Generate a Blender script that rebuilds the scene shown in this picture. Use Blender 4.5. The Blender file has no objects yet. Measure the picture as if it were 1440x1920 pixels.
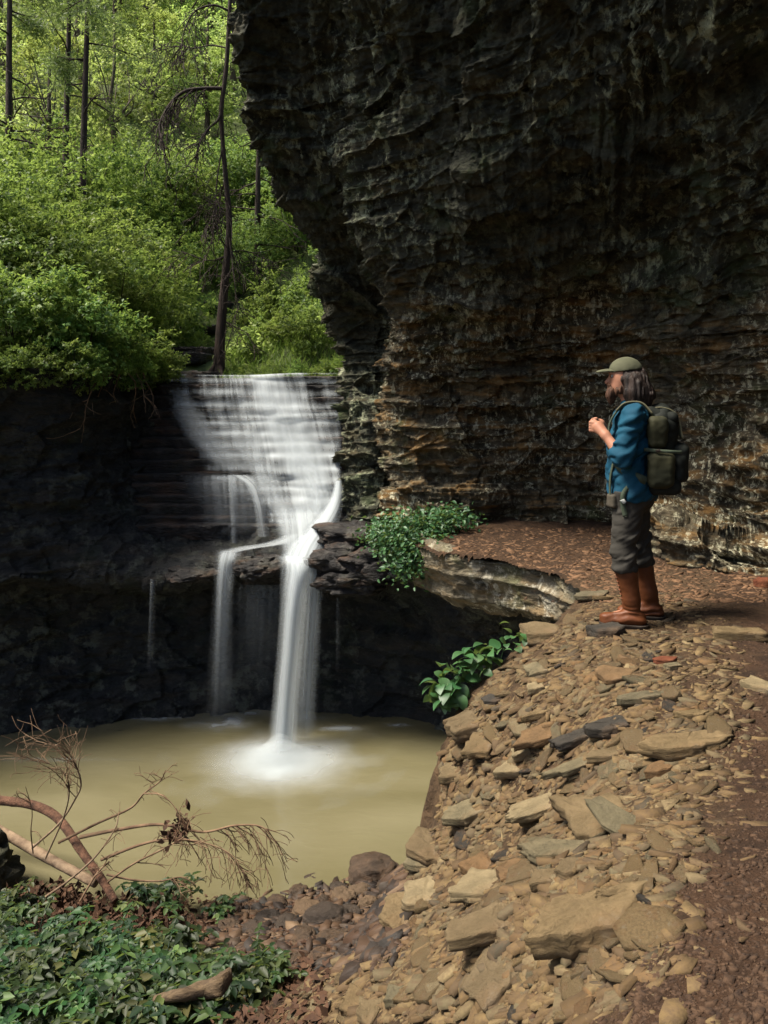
import bpy, math, random
import numpy as np
from mathutils import Vector, Matrix, Euler
R = math.radians
rng = np.random.default_rng(7)
random.seed(7)
SC = bpy.context.scene
COL = SC.collection

# ------------------------------------------------------------------ camera
CAMZ, F, HOR = 1.5, 1440.0, 750.0
cam = bpy.data.cameras.new('camera'); camo = bpy.data.objects.new('camera', cam); COL.objects.link(camo)
cam.sensor_fit = 'VERTICAL'; cam.sensor_height = 32.0; cam.sensor_width = 24.0; cam.lens = 24.0
cam.shift_y = -(960 - HOR) / 1920.0
cam.clip_end = 500
camo.location = (0, 0, CAMZ); camo.rotation_euler = (R(90), 0, 0)
SC.camera = camo

# ------------------------------------------------------------------ light
SUN = Vector((-0.49, -0.06, 0.87)).normalized()      # direction to the sun
SKY_STRENGTH, SUN_STRENGTH, EXPOSURE = 0.09, 4.6, 1.3
world = bpy.data.worlds.new('World'); SC.world = world; world.use_nodes = True
wn = world.node_tree; wn.nodes.clear()
wo = wn.nodes.new('ShaderNodeOutputWorld'); wb = wn.nodes.new('ShaderNodeBackground'); ws = wn.nodes.new('ShaderNodeTexSky')
ws.sky_type = 'NISHITA'; ws.sun_disc = False
ws.sun_elevation = math.asin(SUN.z); ws.sun_rotation = math.atan2(SUN.x, SUN.y)
ws.air_density = 1.0; ws.dust_density = 3.0
wb.inputs['Strength'].default_value = SKY_STRENGTH
wn.links.new(ws.outputs[0], wb.inputs[0]); wn.links.new(wb.outputs[0], wo.inputs[0])
sl = bpy.data.lights.new('sun', 'SUN'); slo = bpy.data.objects.new('sun', sl); COL.objects.link(slo)
sl.energy = SUN_STRENGTH; sl.angle = R(20); sl.color = (1.0, 0.93, 0.80)
slo.rotation_euler = SUN.to_track_quat('Z', 'Y').to_euler()
vs = SC.view_settings; vs.view_transform = 'Standard'; vs.look = 'None'; vs.exposure = EXPOSURE; vs.gamma = 1.0
SC.cycles.use_denoising = True
SC.cycles.max_bounces = 6; SC.cycles.diffuse_bounces = 3; SC.cycles.glossy_bounces = 2; SC.cycles.transmission_bounces = 4; SC.cycles.use_adaptive_sampling = True; SC.cycles.adaptive_threshold = 0.02
SC.cycles.transparent_max_bounces = 32; SC.cycles.volume_bounces = 0
SC.cycles.sample_clamp_indirect = 6

# ------------------------------------------------------------------ helpers
def P(px, py, d):
    return np.array([(px - 720) / F * d, d, CAMZ - (py - HOR) / F * d])
def PZ(px, py, z):
    d = (CAMZ - z) * F / (py - HOR)
    return np.array([(px - 720) / F * d, d, z])
def topix(p):
    p = np.asarray(p); return 720 + F * p[..., 0] / p[..., 1], HOR + F * (CAMZ - p[..., 2]) / p[..., 1]

def _h(ix, iy, iz, s):
    h = (ix.astype(np.int64) * 374761393 + iy.astype(np.int64) * 668265263 + iz.astype(np.int64) * 2147483647 + s * 974634541) & 0xFFFFFFFF
    h = ((h ^ (h >> 13)) * 1274126177) & 0xFFFFFFFF
    h = (h ^ (h >> 16)) * 2246822519 & 0xFFFFFFFF
    return ((h ^ (h >> 15)) & 0xFFFFFF) / float(0xFFFFFF)
def vnoise(p, s=0):
    p = np.asarray(p, float); i = np.floor(p); f = p - i; f = f * f * f * (f * (f * 6 - 15) + 10)
    ix, iy, iz = i[..., 0], i[..., 1], i[..., 2]; r = 0
    for a in (0, 1):
        wa = f[..., 0] if a else 1 - f[..., 0]
        for b in (0, 1):
            wb_ = f[..., 1] if b else 1 - f[..., 1]
            for c in (0, 1):
                wc = f[..., 2] if c else 1 - f[..., 2]
                r = r + wa * wb_ * wc * _h(ix + a, iy + b, iz + c, s)
    return r * 2 - 1
def fbm(p, o=4, s=0, g=0.5):
    p = np.asarray(p, float); r = 0; a = 1; t = 0
    for k in range(o):
        r = r + a * vnoise(p * (2 ** k) + 17.3 * k, s + k); t += a; a *= g
    return r / t
def sstep(a, b, x):
    t = np.clip((x - a) / (b - a), 0, 1); return t * t * (3 - 2 * t)

def mesh(name, v, f, mat=None, smooth=True, attrs=None):
    me = bpy.data.meshes.new(name)
    v = np.asarray(v, np.float32); me.vertices.add(len(v)); me.vertices.foreach_set('co', v.ravel())
    if isinstance(f, np.ndarray):
        n, k = f.shape; me.loops.add(n * k); me.loops.foreach_set('vertex_index', f.astype(np.int32).ravel())
        me.polygons.add(n); me.polygons.foreach_set('loop_start', np.arange(n, dtype=np.int32) * k)
    else:
        lens = [len(q) for q in f]; flat = [i for q in f for i in q]
        me.loops.add(len(flat)); me.loops.foreach_set('vertex_index', np.array(flat, np.int32))
        me.polygons.add(len(f)); st = np.concatenate([[0], np.cumsum(lens)[:-1]]).astype(np.int32)
        me.polygons.foreach_set('loop_start', st)
    me.update(calc_edges=True)
    if smooth: me.polygons.foreach_set('use_smooth', np.ones(len(me.polygons), bool))
    if attrs:
        for k, a in attrs.items():
            at = me.attributes.new(k, 'FLOAT', 'POINT'); at.data.foreach_set('value', np.asarray(a, np.float32))
    if mat: me.materials.append(mat)
    return me
def obj(name, me, parent=None, loc=(0, 0, 0), rot=(0, 0, 0), scale=(1, 1, 1)):
    o = bpy.data.objects.new(name, me); COL.objects.link(o)
    o.location = loc; o.rotation_euler = rot; o.scale = scale
    if parent: o.parent = parent
    return o
def tag(o, label=None, cat=None, group=None, kind=None):
    if label: o['label'] = label
    if cat: o['category'] = cat
    if group: o['group'] = group
    if kind: o['kind'] = kind
    return o
def empty(name, loc=(0, 0, 0), rot=(0, 0, 0)):
    return obj(name, None, None, loc, rot)
def grid_faces(nu, nv, mask=None):
    i, j = np.meshgrid(np.arange(nu - 1), np.arange(nv - 1), indexing='ij')
    a = i * nv + j
    f = np.stack([a, a + nv, a + nv + 1, a + 1], -1).reshape(-1, 4)
    return f if mask is None else f[mask.reshape(-1)]
def cat_meshes(parts):
    vs_, fs_, off = [], [], 0
    for v, f in parts:
        vs_.append(v); fs_.append(np.asarray(f) + off); off += len(v)
    return np.concatenate(vs_), np.concatenate(fs_)
def catmull(pts, ts):
    pts = np.asarray(pts, float); n = len(pts); i = np.clip(np.floor(ts).astype(int), 0, n - 2); t = (ts - i)
    sh = (-1,) + (1,) * (pts.ndim - 1); t = t.reshape(sh)
    p1, p2 = pts[i], pts[i + 1]
    p0 = np.where((i > 0).reshape(sh), pts[np.maximum(i - 1, 0)], 2 * p1 - p2)
    p3 = np.where((i < n - 2).reshape(sh), pts[np.minimum(i + 2, n - 1)], 2 * p2 - p1)
    return 0.5 * ((2 * p1) + (-p0 + p2) * t + (2 * p0 - 5 * p1 + 4 * p2 - p3) * t * t + (-p0 + 3 * p1 - 3 * p2 + p3) * t ** 3)
def lattice(ctrl, us, vs_):
    ctrl = np.asarray(ctrl, float)                    # (nc, nr, 3)
    a = catmull(ctrl, us)
    return np.swapaxes(catmull(np.swapaxes(a, 0, 1), vs_), 0, 1)
def grid_normals(g):
    du = np.gradient(g, axis=0); dv = np.gradient(g, axis=1); n = np.cross(du, dv)
    return n / (np.linalg.norm(n, axis=-1, keepdims=True) + 1e-9)
def tube(pts, rad, sides=6, cap=True):
    pts = np.asarray(pts, float); n = len(pts); rad = np.broadcast_to(np.asarray(rad, float), (n,))
    t = np.gradient(pts, axis=0); t /= np.linalg.norm(t, axis=1, keepdims=True) + 1e-9
    up = np.array([0.31, 0.17, 0.93]); a = np.cross(t, up); a /= np.linalg.norm(a, axis=1, keepdims=True) + 1e-9; b = np.cross(t, a)
    th = np.linspace(0, 2 * np.pi, sides, endpoint=False)
    ring = np.cos(th)[None, :, None] * a[:, None] + np.sin(th)[None, :, None] * b[:, None]
    v = (pts[:, None] + ring * rad[:, None, None]).reshape(-1, 3)
    i, j = np.meshgrid(np.arange(n - 1), np.arange(sides), indexing='ij'); k = (j + 1) % sides
    f = np.stack([i * sides + j, i * sides + k, (i + 1) * sides + k, (i + 1) * sides + j], -1).reshape(-1, 4)
    if cap:
        v = np.concatenate([v, pts[:1], pts[-1:]]); c0, c1 = n * sides, n * sides + 1
        jj = np.arange(sides); kk = (jj + 1) % sides
        f = np.concatenate([f, np.stack([kk, jj, np.full(sides, c0), np.full(sides, c0)], -1)[:, [0, 1, 2, 2]] * 1,
                            np.stack([(n - 1) * sides + jj, (n - 1) * sides + kk, np.full(sides, c1), np.full(sides, c1)], -1)])
        # degenerate quads turned to triangles later
    return v, f
def tmesh(name, v, f, mat, smooth=True, attrs=None):
    f = np.asarray(f); tri = f[:, 2] == f[:, 3]
    if tri.any():
        fl = [list(map(int, q[:3])) if t else list(map(int, q)) for q, t in zip(f, tri)]
        return mesh(name, v, fl, mat, smooth, attrs)
    return mesh(name, v, f, mat, smooth, attrs)

# ------------------------------------------------------------------ materials
class MT:
    def __init__(s, name):
        s.m = bpy.data.materials.new(name); s.m.use_nodes = True; s.t = s.m.node_tree; s.t.nodes.clear()
        s.out = s.n('ShaderNodeOutputMaterial'); s.tc = s.n('ShaderNodeTexCoord')
    def n(s, t, **k):
        nd = s.t.nodes.new(t)
        for a, b in k.items(): setattr(nd, a, b)
        return nd
    def l(s, a, b): s.t.links.new(a, b)
    def co(s, scale=(1, 1, 1), src='Object', rot=(0, 0, 0)):
        mp = s.n('ShaderNodeMapping'); mp.inputs['Scale'].default_value = scale; mp.inputs['Rotation'].default_value = rot
        s.l(s.tc.outputs[src], mp.inputs[0]); return mp.outputs[0]
    def noise(s, scale, det=5, rough=0.55, co=None, dist=0.0):
        nd = s.n('ShaderNodeTexNoise'); nd.inputs['Scale'].default_value = scale; nd.inputs['Detail'].default_value = det
        nd.inputs['Roughness'].default_value = rough; nd.inputs['Distortion'].default_value = dist
        s.l(co if co is not None else s.tc.outputs['Object'], nd.inputs['Vector']); return nd.outputs['Fac']
    def vor(s, scale, co=None, feature='F1', out='Distance'):
        nd = s.n('ShaderNodeTexVoronoi'); nd.feature = feature; nd.inputs['Scale'].default_value = scale
        s.l(co if co is not None else s.tc.outputs['Object'], nd.inputs['Vector']); return nd.outputs[out]
    def ramp(s, fac, stops):
        nd = s.n('ShaderNodeValToRGB'); e = nd.color_ramp.elements
        while len(e) < len(stops): e.new(0.5)
        for q, (p, c) in zip(e, stops):
            q.position = p; q.color = (c, c, c, 1) if isinstance(c, (int, float)) else (*c, 1)
        s.l(fac, nd.inputs[0]); return nd.outputs[0]
    def mix(s, fac, a, b, mode='MIX'):
        nd = s.n('ShaderNodeMix', data_type='RGBA', blend_type=mode)
        for v, i in ((fac, 0), (a, 6), (b, 7)):
            if isinstance(v, (int, float)): nd.inputs[i].default_value = v
            elif isinstance(v, tuple): nd.inputs[i].default_value = (*v, 1)
            else: s.l(v, nd.inputs[i])
        return nd.outputs[2]
    def math(s, op, a, b=0.0):
        nd = s.n('ShaderNodeMath', operation=op)
        for v, i in ((a, 0), (b, 1)):
            if isinstance(v, (int, float)): nd.inputs[i].default_value = v
            else: s.l(v, nd.inputs[i])
        return nd.outputs[0]
    def attr(s, name):
        nd = s.n('ShaderNodeAttribute'); nd.attribute_name = name; return nd.outputs['Fac']
    def rand(s): return s.n('ShaderNodeObjectInfo').outputs['Random']
    def bump(s, h, st=0.5, dist=0.02, prev=None):
        nd = s.n('ShaderNodeBump'); nd.inputs['Strength'].default_value = st; nd.inputs['Distance'].default_value = dist
        s.l(h, nd.inputs['Height'])
        if prev is not None: s.l(prev, nd.inputs['Normal'])
        return nd.outputs[0]
    def pbsdf(s, color, rough=0.8, normal=None, spec=0.3):
        nd = s.n('ShaderNodeBsdfPrincipled')
        for v, k in ((color, 'Base Color'), (rough, 'Roughness'), (spec, 'Specular IOR Level')):
            if isinstance(v, tuple): nd.inputs[k].default_value = (*v, 1)
            elif isinstance(v, (int, float)): nd.inputs[k].default_value = v
            else: s.l(v, nd.inputs[k])
        if normal is not None: s.l(normal, nd.inputs['Normal'])
        return nd
    def end(s, sh): s.l(sh.outputs[0] if hasattr(sh, 'outputs') else sh, s.out.inputs[0]); return s.m

def rock_color(m, dark, mid, ochre, lichen, moss, ochre_amt=0.5, lichen_amt=0.5, moss_amt=0.5, streak=(9, 9, 3.2)):
    n2 = m.noise(5.5, 7, 0.65); n3 = m.noise(2.3, 4, 0.6, m.co((1, 1, 4)))
    c = m.mix(m.ramp(n2, [(0.32, 0), (0.68, 1)]), dark, mid)
    c = m.mix(m.math('MULTIPLY', m.ramp(n3, [(0.5, 0), (0.66, 1)]), ochre_amt), c, ochre)
    lv = m.noise(1.0, 6, 0.72, m.co(streak)); lp = m.noise(0.8, 3, 0.6)
    lf = m.math('MULTIPLY', m.ramp(lv, [(0.52, 0), (0.60, 1)]), m.ramp(lp, [(0.40, 0.1), (0.58, 1)]))
    c = m.mix(m.math('MULTIPLY', lf, lichen_amt), c, lichen)
    mo = m.math('MULTIPLY', m.ramp(m.noise(1.7, 6, 0.7), [(0.54, 0), (0.66, 1)]), moss_amt)
    return m.mix(mo, c, moss)
def rock_finish(m, c, wet, spec):
    n1 = m.noise(1.1, 6, 0.62)
    h = m.math('ADD', m.math('MULTIPLY', m.noise(9, 8, 0.7, m.co((1, 1, 2.2))), 1.0), m.math('MULTIPLY', m.vor(16, m.co((1, 1, 2.4))), 0.35))
    b = m.bump(h, 0.85, 0.05); b = m.bump(m.noise(60, 4, 0.6), 0.4, 0.008, b)
    ro = m.ramp(n1, [(0.35, 0.9 - 0.55 * wet), (0.65, 0.95 - 0.25 * wet)])
    return m.end(m.pbsdf(c, ro, b, spec))
def rock_mat(name, dark, mid, ochre, lichen, moss, ochre_amt=0.5, lichen_amt=0.5, moss_amt=0.5, wet=0.0, streak=(9, 9, 3.2), spec=0.18):
    m = MT(name); return rock_finish(m, rock_color(m, dark, mid, ochre, lichen, moss, ochre_amt, lichen_amt, moss_amt, streak), wet, spec)
M = {}
def cliff_mat():
    m = MT('bluff_rock')
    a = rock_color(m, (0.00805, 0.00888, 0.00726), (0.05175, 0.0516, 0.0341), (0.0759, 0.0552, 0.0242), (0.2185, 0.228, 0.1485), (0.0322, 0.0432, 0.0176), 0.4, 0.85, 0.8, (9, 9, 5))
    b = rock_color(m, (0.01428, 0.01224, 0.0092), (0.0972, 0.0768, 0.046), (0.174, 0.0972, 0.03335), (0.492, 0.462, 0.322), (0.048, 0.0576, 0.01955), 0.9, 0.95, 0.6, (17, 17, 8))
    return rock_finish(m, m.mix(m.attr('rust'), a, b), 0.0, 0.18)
M['cliff'] = cliff_mat()
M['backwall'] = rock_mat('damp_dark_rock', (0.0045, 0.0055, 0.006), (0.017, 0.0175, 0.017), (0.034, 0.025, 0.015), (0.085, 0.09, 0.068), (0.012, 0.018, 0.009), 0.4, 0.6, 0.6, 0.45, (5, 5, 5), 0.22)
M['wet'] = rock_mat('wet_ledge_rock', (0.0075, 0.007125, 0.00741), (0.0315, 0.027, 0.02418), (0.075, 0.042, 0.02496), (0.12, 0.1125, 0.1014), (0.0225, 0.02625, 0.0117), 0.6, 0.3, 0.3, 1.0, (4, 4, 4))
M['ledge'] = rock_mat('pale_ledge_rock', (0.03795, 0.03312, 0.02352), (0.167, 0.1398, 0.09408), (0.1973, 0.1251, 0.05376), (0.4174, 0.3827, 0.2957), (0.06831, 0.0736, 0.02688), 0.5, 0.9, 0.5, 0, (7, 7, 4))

def stone_mat(name, cols, wet=0.0, lich=0.35):
    m = MT(name); r = m.rand()
    c0 = m.ramp(r, [(i / (len(cols) - 1), c) for i, c in enumerate(cols)])
    n = m.noise(11, 8, 0.72); c = m.mix(m.ramp(n, [(0.3, 0.85), (0.68, 0.0)]), c0, tuple(0.42 * v for v in cols[0]), 'MIX')
    li = m.math('MULTIPLY', m.ramp(m.noise(4, 5, 0.7), [(0.58, 0), (0.68, 1)]), lich)
    c = m.mix(li, c, (0.22, 0.21, 0.165))
    c = m.mix(m.math('MULTIPLY', m.ramp(m.noise(3, 4, 0.6), [(0.5, 0), (0.7, 1)]), 0.5), c, (0.13, 0.066, 0.027))
    b = m.bump(m.noise(16, 8, 0.75, m.co((1, 1, 3))), 1.0, 0.03); b = m.bump(m.noise(120, 4, 0.7), 0.7, 0.006, b)
    return m.end(m.pbsdf(c, 0.9 - 0.6 * wet, b, 0.25 + 0.25 * wet))
M['stone'] = stone_mat('shale_stone', [(0.193, 0.1332, 0.0624), (0.1544, 0.1142, 0.0624), (0.2217, 0.1522, 0.0744), (0.1216, 0.09241, 0.0552), (0.1716, 0.1142, 0.0528)])
M['stone_grey'] = stone_mat('grey_tan_stone', [(0.143, 0.1196, 0.0696), (0.1788, 0.144, 0.0816), (0.1216, 0.1019, 0.0624)])
M['stone_dark'] = stone_mat('dark_slate_stone', [(0.042, 0.036, 0.029), (0.055, 0.046, 0.035)], 0.1, 0.15)
M['stone_orange'] = stone_mat('orange_tan_stone', [(0.165, 0.1012, 0.0484), (0.1815, 0.1045, 0.0462)], 0, 0.15)
M['stone_red'] = stone_mat('red_stone', [(0.18, 0.054, 0.024), (0.156, 0.048, 0.024)], 0, 0.05)
M['stone_pale'] = stone_mat('pale_lichen_stone', [(0.2431, 0.1876, 0.1032), (0.2646, 0.2038, 0.114)], 0, 0.45)
M['cobble'] = stone_mat('wet_cobble', [(0.045, 0.028, 0.015), (0.08, 0.046, 0.022), (0.026, 0.020, 0.015), (0.10, 0.056, 0.028)], 0.45, 0.1)
M['cobble_tan'] = stone_mat('tan_cobble', [(0.132, 0.0832, 0.045), (0.11, 0.0728, 0.0425)], 0.25, 0.1)

def ground_mat():
    m = MT('ground_soil')
    n = m.noise(2.2, 6, 0.6); n2 = m.noise(11, 7, 0.7)
    tan = m.mix(m.ramp(n2, [(0.35, 0), (0.65, 1)]), (0.028, 0.017, 0.009), (0.085, 0.052, 0.027))
    soil = m.mix(m.ramp(m.math('ADD', m.math('MULTIPLY', n, 0.6), m.math('MULTIPLY', n2, 0.5)), [(0.4, 0), (0.68, 1)]), (0.016, 0.0085, 0.005), (0.060, 0.031, 0.016))
    c = m.mix(m.attr('soil'), tan, soil)
    shore = m.mix(m.ramp(n2, [(0.35, 0), (0.65, 1)]), (0.01875, 0.01152, 0.007), (0.06375, 0.036, 0.0196))
    c = m.mix(m.attr('shore'), c, shore)
    h = m.math('ADD', m.noise(10, 9, 0.72), m.math('MULTIPLY', m.vor(22), 0.5))
    b = m.bump(h, 0.9, 0.035); b = m.bump(m.noise(80, 4, 0.65), 0.6, 0.008, b)
    return m.end(m.pbsdf(c, 0.93, b, 0.2))
M['ground'] = ground_mat()
def simple(name, c1, c2, scale=8, rough=0.85, bump=0.3, bdist=0.01, co=None, spec=0.3, det=5):
    m = MT(name); v = m.co(co) if co else None
    n = m.noise(scale, det, 0.62, v); c = m.mix(m.ramp(n, [(0.32, 0), (0.68, 1)]), c1, c2)
    b = m.bump(m.noise(scale * 3, 6, 0.65, v), bump, bdist)
    return m.end(m.pbsdf(c, rough, b, spec))
M['hill'] = simple('forest_floor', (0.035, 0.05, 0.015), (0.11, 0.14, 0.04), 2.5, 0.95, 0.5, 0.06)
M['bark'] = simple('grey_bark', (0.035, 0.026, 0.02), (0.12, 0.09, 0.07), 5, 0.9, 0.8, 0.03, (3, 3, 0.6))
M['bark_dark'] = simple('dark_bark', (0.012, 0.009, 0.007), (0.05, 0.032, 0.024), 6, 0.9, 0.8, 0.03, (3, 3, 0.6))
M['bark_red'] = simple('red_brown_bark', (0.0255, 0.01107, 0.006), (0.1211, 0.05842, 0.033), 16, 0.92, 1.0, 0.02)
M['wood_pale'] = simple('bare_pale_wood', (0.0864, 0.054, 0.0324), (0.2304, 0.162, 0.1008), 12, 0.85, 0.6, 0.01)
M['twig'] = simple('dry_twig', (0.06, 0.033, 0.018), (0.18, 0.114, 0.066), 9, 0.9, 0.3, 0.004)
M['drift'] = simple('driftwood', (0.039, 0.0245, 0.0143), (0.117, 0.07917, 0.0429), 6, 0.9, 0.8, 0.015, (1, 5, 5))
M['deadleaf'] = simple('dead_leaves', (0.02063, 0.009504, 0.0049), (0.07125, 0.0324, 0.0147), 14, 0.85, 0.3, 0.01)

def leaf_mat(name, cols, trans=0.4, spec=0.25, obj_var=0.35):
    m = MT(name); t = m.attr('tint')
    c = m.ramp(t, [(i / (len(cols) - 1), q) for i, q in enumerate(cols)])
    hs = m.n('ShaderNodeHueSaturation'); m.l(c, hs.inputs['Color'])
    r = m.rand()
    m.l(m.math('ADD', m.math('MULTIPLY', r, obj_var * 0.16), 0.5 - obj_var * 0.08), hs.inputs['Hue'])
    m.l(m.math('ADD', m.math('MULTIPLY', r, obj_var), 1 - obj_var / 2), hs.inputs['Value'])
    p = m.pbsdf(hs.outputs[0], 0.5, None, spec)
    tr = m.n('ShaderNodeBsdfTranslucent'); mc = m.mix(0.5, hs.outputs[0], (0.36, 0.48, 0.10), 'MIX'); m.l(mc, tr.inputs[0])
    ms = m.n('ShaderNodeMixShader'); ms.inputs[0].default_value = trans
    m.l(p.outputs[0], ms.inputs[1]); m.l(tr.outputs[0], ms.inputs[2])
    return m.end(ms)
M['leaf'] = leaf_mat('broad_leaf', [(0.03, 0.062, 0.012), (0.065, 0.125, 0.02), (0.12, 0.19, 0.032), (0.20, 0.26, 0.055)], 0.45)
M['leaf_far'] = leaf_mat('far_leaf', [(0.10, 0.15, 0.03), (0.18, 0.24, 0.055), (0.27, 0.33, 0.09), (0.38, 0.42, 0.16)], 0.52, 0.25, 0.5)
M['leaf_lit'] = leaf_mat('lit_leaf', [(0.16, 0.22, 0.05), (0.26, 0.32, 0.09), (0.36, 0.41, 0.14), (0.46, 0.49, 0.22)], 0.58, 0.25, 0.4)  # lighter copy of the far leaf, hazy sunlight painted into its colour
M['leaf_cedar'] = leaf_mat('cedar_needles', [(0.065, 0.0975, 0.036), (0.1105, 0.1495, 0.054), (0.169, 0.2015, 0.084)], 0.4)
M['leaf_near'] = leaf_mat('ground_plant_leaf', [(0.008, 0.019, 0.008), (0.018, 0.036, 0.012), (0.034, 0.056, 0.017), (0.085, 0.10, 0.03)], 0.25, 0.25, 0.8)
M['leaf_vine'] = leaf_mat('waxy_leaf', [(0.0135, 0.0504, 0.0154), (0.027, 0.0828, 0.0252), (0.0525, 0.1188, 0.0385)], 0.2, 0.45, 0.2)

def pool_mat():
    m = MT('murky_pool_water')
    n = m.noise(0.7, 4, 0.5, m.co((0.6, 1.4, 1)), 0.6)
    c = m.mix(m.ramp(n, [(0.3, 0), (0.7, 1)]), (0.094, 0.083, 0.042), (0.136, 0.121, 0.070))
    b = m.bump(m.noise(3.0, 4, 0.55, m.co((0.7, 1.6, 1)), 0.5), 0.3, 0.03)
    return m.end(m.pbsdf(c, 0.13, b, 0.55))
M['pool'] = pool_mat()
def white_mat():
    m = MT('white_water')
    d = m.n('ShaderNodeBsdfDiffuse'); d.inputs[0].default_value = (0.54, 0.58, 0.60, 1)
    t = m.n('ShaderNodeBsdfTranslucent'); t.inputs[0].default_value = (0.54, 0.58, 0.60, 1)
    a = m.n('ShaderNodeMixShader'); a.inputs[0].default_value = 0.4; m.l(d.outputs[0], a.inputs[1]); m.l(t.outputs[0], a.inputs[2])
    tr = m.n('ShaderNodeBsdfTransparent'); x = m.n('ShaderNodeMixShader')
    m.l(m.attr('veil'), x.inputs[0]); m.l(tr.outputs[0], x.inputs[1]); m.l(a.outputs[0], x.inputs[2])
    return m.end(x)
M['white'] = white_mat()

# ------------------------------------------------------------------ rock displacement
def blocks(p, seed):
    """fractured blocks: each cell has its own offset and tilted face"""
    i = np.floor(p); best = np.full(p.shape[:-1], 1e9); sec = best.copy(); off = np.zeros(p.shape[:-1])
    for a in (-1, 0, 1):
        for b in (-1, 0, 1):
            for c in (-1, 0, 1):
                k = i + [a, b, c]; kx, ky, kz = k[..., 0], k[..., 1], k[..., 2]
                f = np.stack([_h(kx, ky, kz, seed), _h(kx, ky, kz, seed + 1), _h(kx, ky, kz, seed + 2)], -1)
                r = p - (k + f); d = (r * r).sum(-1)
                t = np.stack([_h(kx, ky, kz, seed + 3), _h(kx, ky, kz, seed + 4), _h(kx, ky, kz, seed + 5)], -1) - 0.5
                o = _h(kx, ky, kz, seed + 6) - 0.5 + 0.9 * (r * t).sum(-1)
                up = d < best; sec = np.where(up, best, np.minimum(sec, d)); off = np.where(up, o, off); best = np.where(up, d, best)
    crack = np.clip(1 - (np.sqrt(sec) - np.sqrt(best)) / 0.10, 0, 1)
    return off, crack
def strata(p, seed, tmin=0.04, tmax=0.22):
    g = np.random.default_rng(seed); edges = [-6.0]
    while edges[-1] < 16: edges.append(edges[-1] + g.uniform(tmin, tmax) * g.choice([0.5, 1, 1, 1.6]))
    edges = np.array(edges); off = g.uniform(-1, 1, len(edges))
    z = p[..., 2] + 0.10 * fbm(p * [0.5, 0.5, 0.3], 3, seed) + 0.02 * vnoise(p * 3, seed + 5)
    i = np.clip(np.searchsorted(edges, z) - 1, 0, len(edges) - 2)
    lo, hi = edges[i], edges[i + 1]; t = (z - lo) / (hi - lo)
    q = p * [1.6, 1.6, 0]; q[..., 2] = i * 3.71
    along = vnoise(q, seed + 9); q2 = q * [4, 4, 1]; q2[..., 2] = i * 1.37
    blk = vnoise(q2, seed + 11)
    prof = 1 - np.abs(2 * t - 1) ** 5
    return 0.55 * off[i] + 0.6 * along + 0.35 * blk + 0.7 * (prof - 0.7), i
def displace(g, seed, big=0.22, st=0.09, fine=0.03, flip=1, stw=None, rib=None, blk=0.10):
    n = grid_normals(g) * flip
    s, _ = strata(g, seed, 0.05, 0.30)
    var = 0.35 + 0.95 * sstep(-0.25, 0.35, fbm(g * 0.7, 3, seed + 50))          # bedding stands out in places, is worn in others
    w = var if stw is None else var * stw
    wp = g + 0.12 * np.stack([fbm(g * 1.3, 3, seed + 60 + k) for k in range(3)], -1)
    o1, c1 = blocks(wp * [1.5, 1.5, 2.6], seed); o2, c2 = blocks(wp * [4.2, 4.2, 8.5], seed + 31)
    d = big * fbm(g * 0.8, 4, seed + 20) + st * s * w + fine * fbm(g * [9, 9, 14], 4, seed + 30, 0.6)
    d = d + blk * (1.3 * o1 - 0.25 * c1) + blk * 0.5 * (o2 - 0.25 * c2)
    if rib is not None: d = d + rib
    return g + n * d[..., None]

# ------------------------------------------------------------------ ground height
def tps(pts):
    pts = np.array(pts); xy, z = pts[:, :2], pts[:, 2]; n = len(xy)
    r = np.linalg.norm(xy[:, None] - xy[None], axis=-1); K = np.where(r > 0, r * r * np.log(r + 1e-12), 0) + 0.002 * np.eye(n)
    Q = np.c_[np.ones(n), xy]; A = np.block([[K, Q], [Q.T, np.zeros((3, 3))]])
    w = np.linalg.solve(A, np.r_[z, 0, 0, 0])
    def f(x, y):
        sh = np.shape(x); x = np.ravel(x); y = np.ravel(y); out = np.empty(len(x))
        for s in range(0, len(x), 20000):
            d = np.hypot(x[s:s + 20000, None] - xy[None, :, 0], y[s:s + 20000, None] - xy[None, :, 1])
            out[s:s + 20000] = np.where(d > 0, d * d * np.log(d + 1e-12), 0) @ w[:n] + w[n] + w[n + 1] * x[s:s + 20000] + w[n + 2] * y[s:s + 20000]
        return out.reshape(sh)
    return f
EDGE = [PZ(200, 2100, -1.6), PZ(430, 1920, -1.6), PZ(500, 1900, -1.52), PZ(640, 1780, -1.34), PZ(700, 1700, -1.22), PZ(760, 1610, -1.1), PZ(812, 1530, -0.98), PZ(818, 1450, -0.80),
        PZ(835, 1370, -0.62), PZ(885, 1290, -0.45), PZ(965, 1220, -0.30), PZ(1050, 1160, -0.14), PZ(1097, 1108, -0.06), PZ(1042, 1075, -0.05), PZ(950, 1050, -0.05), PZ(820, 1036, -0.05), PZ(765, 1012, -0.05)]
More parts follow.
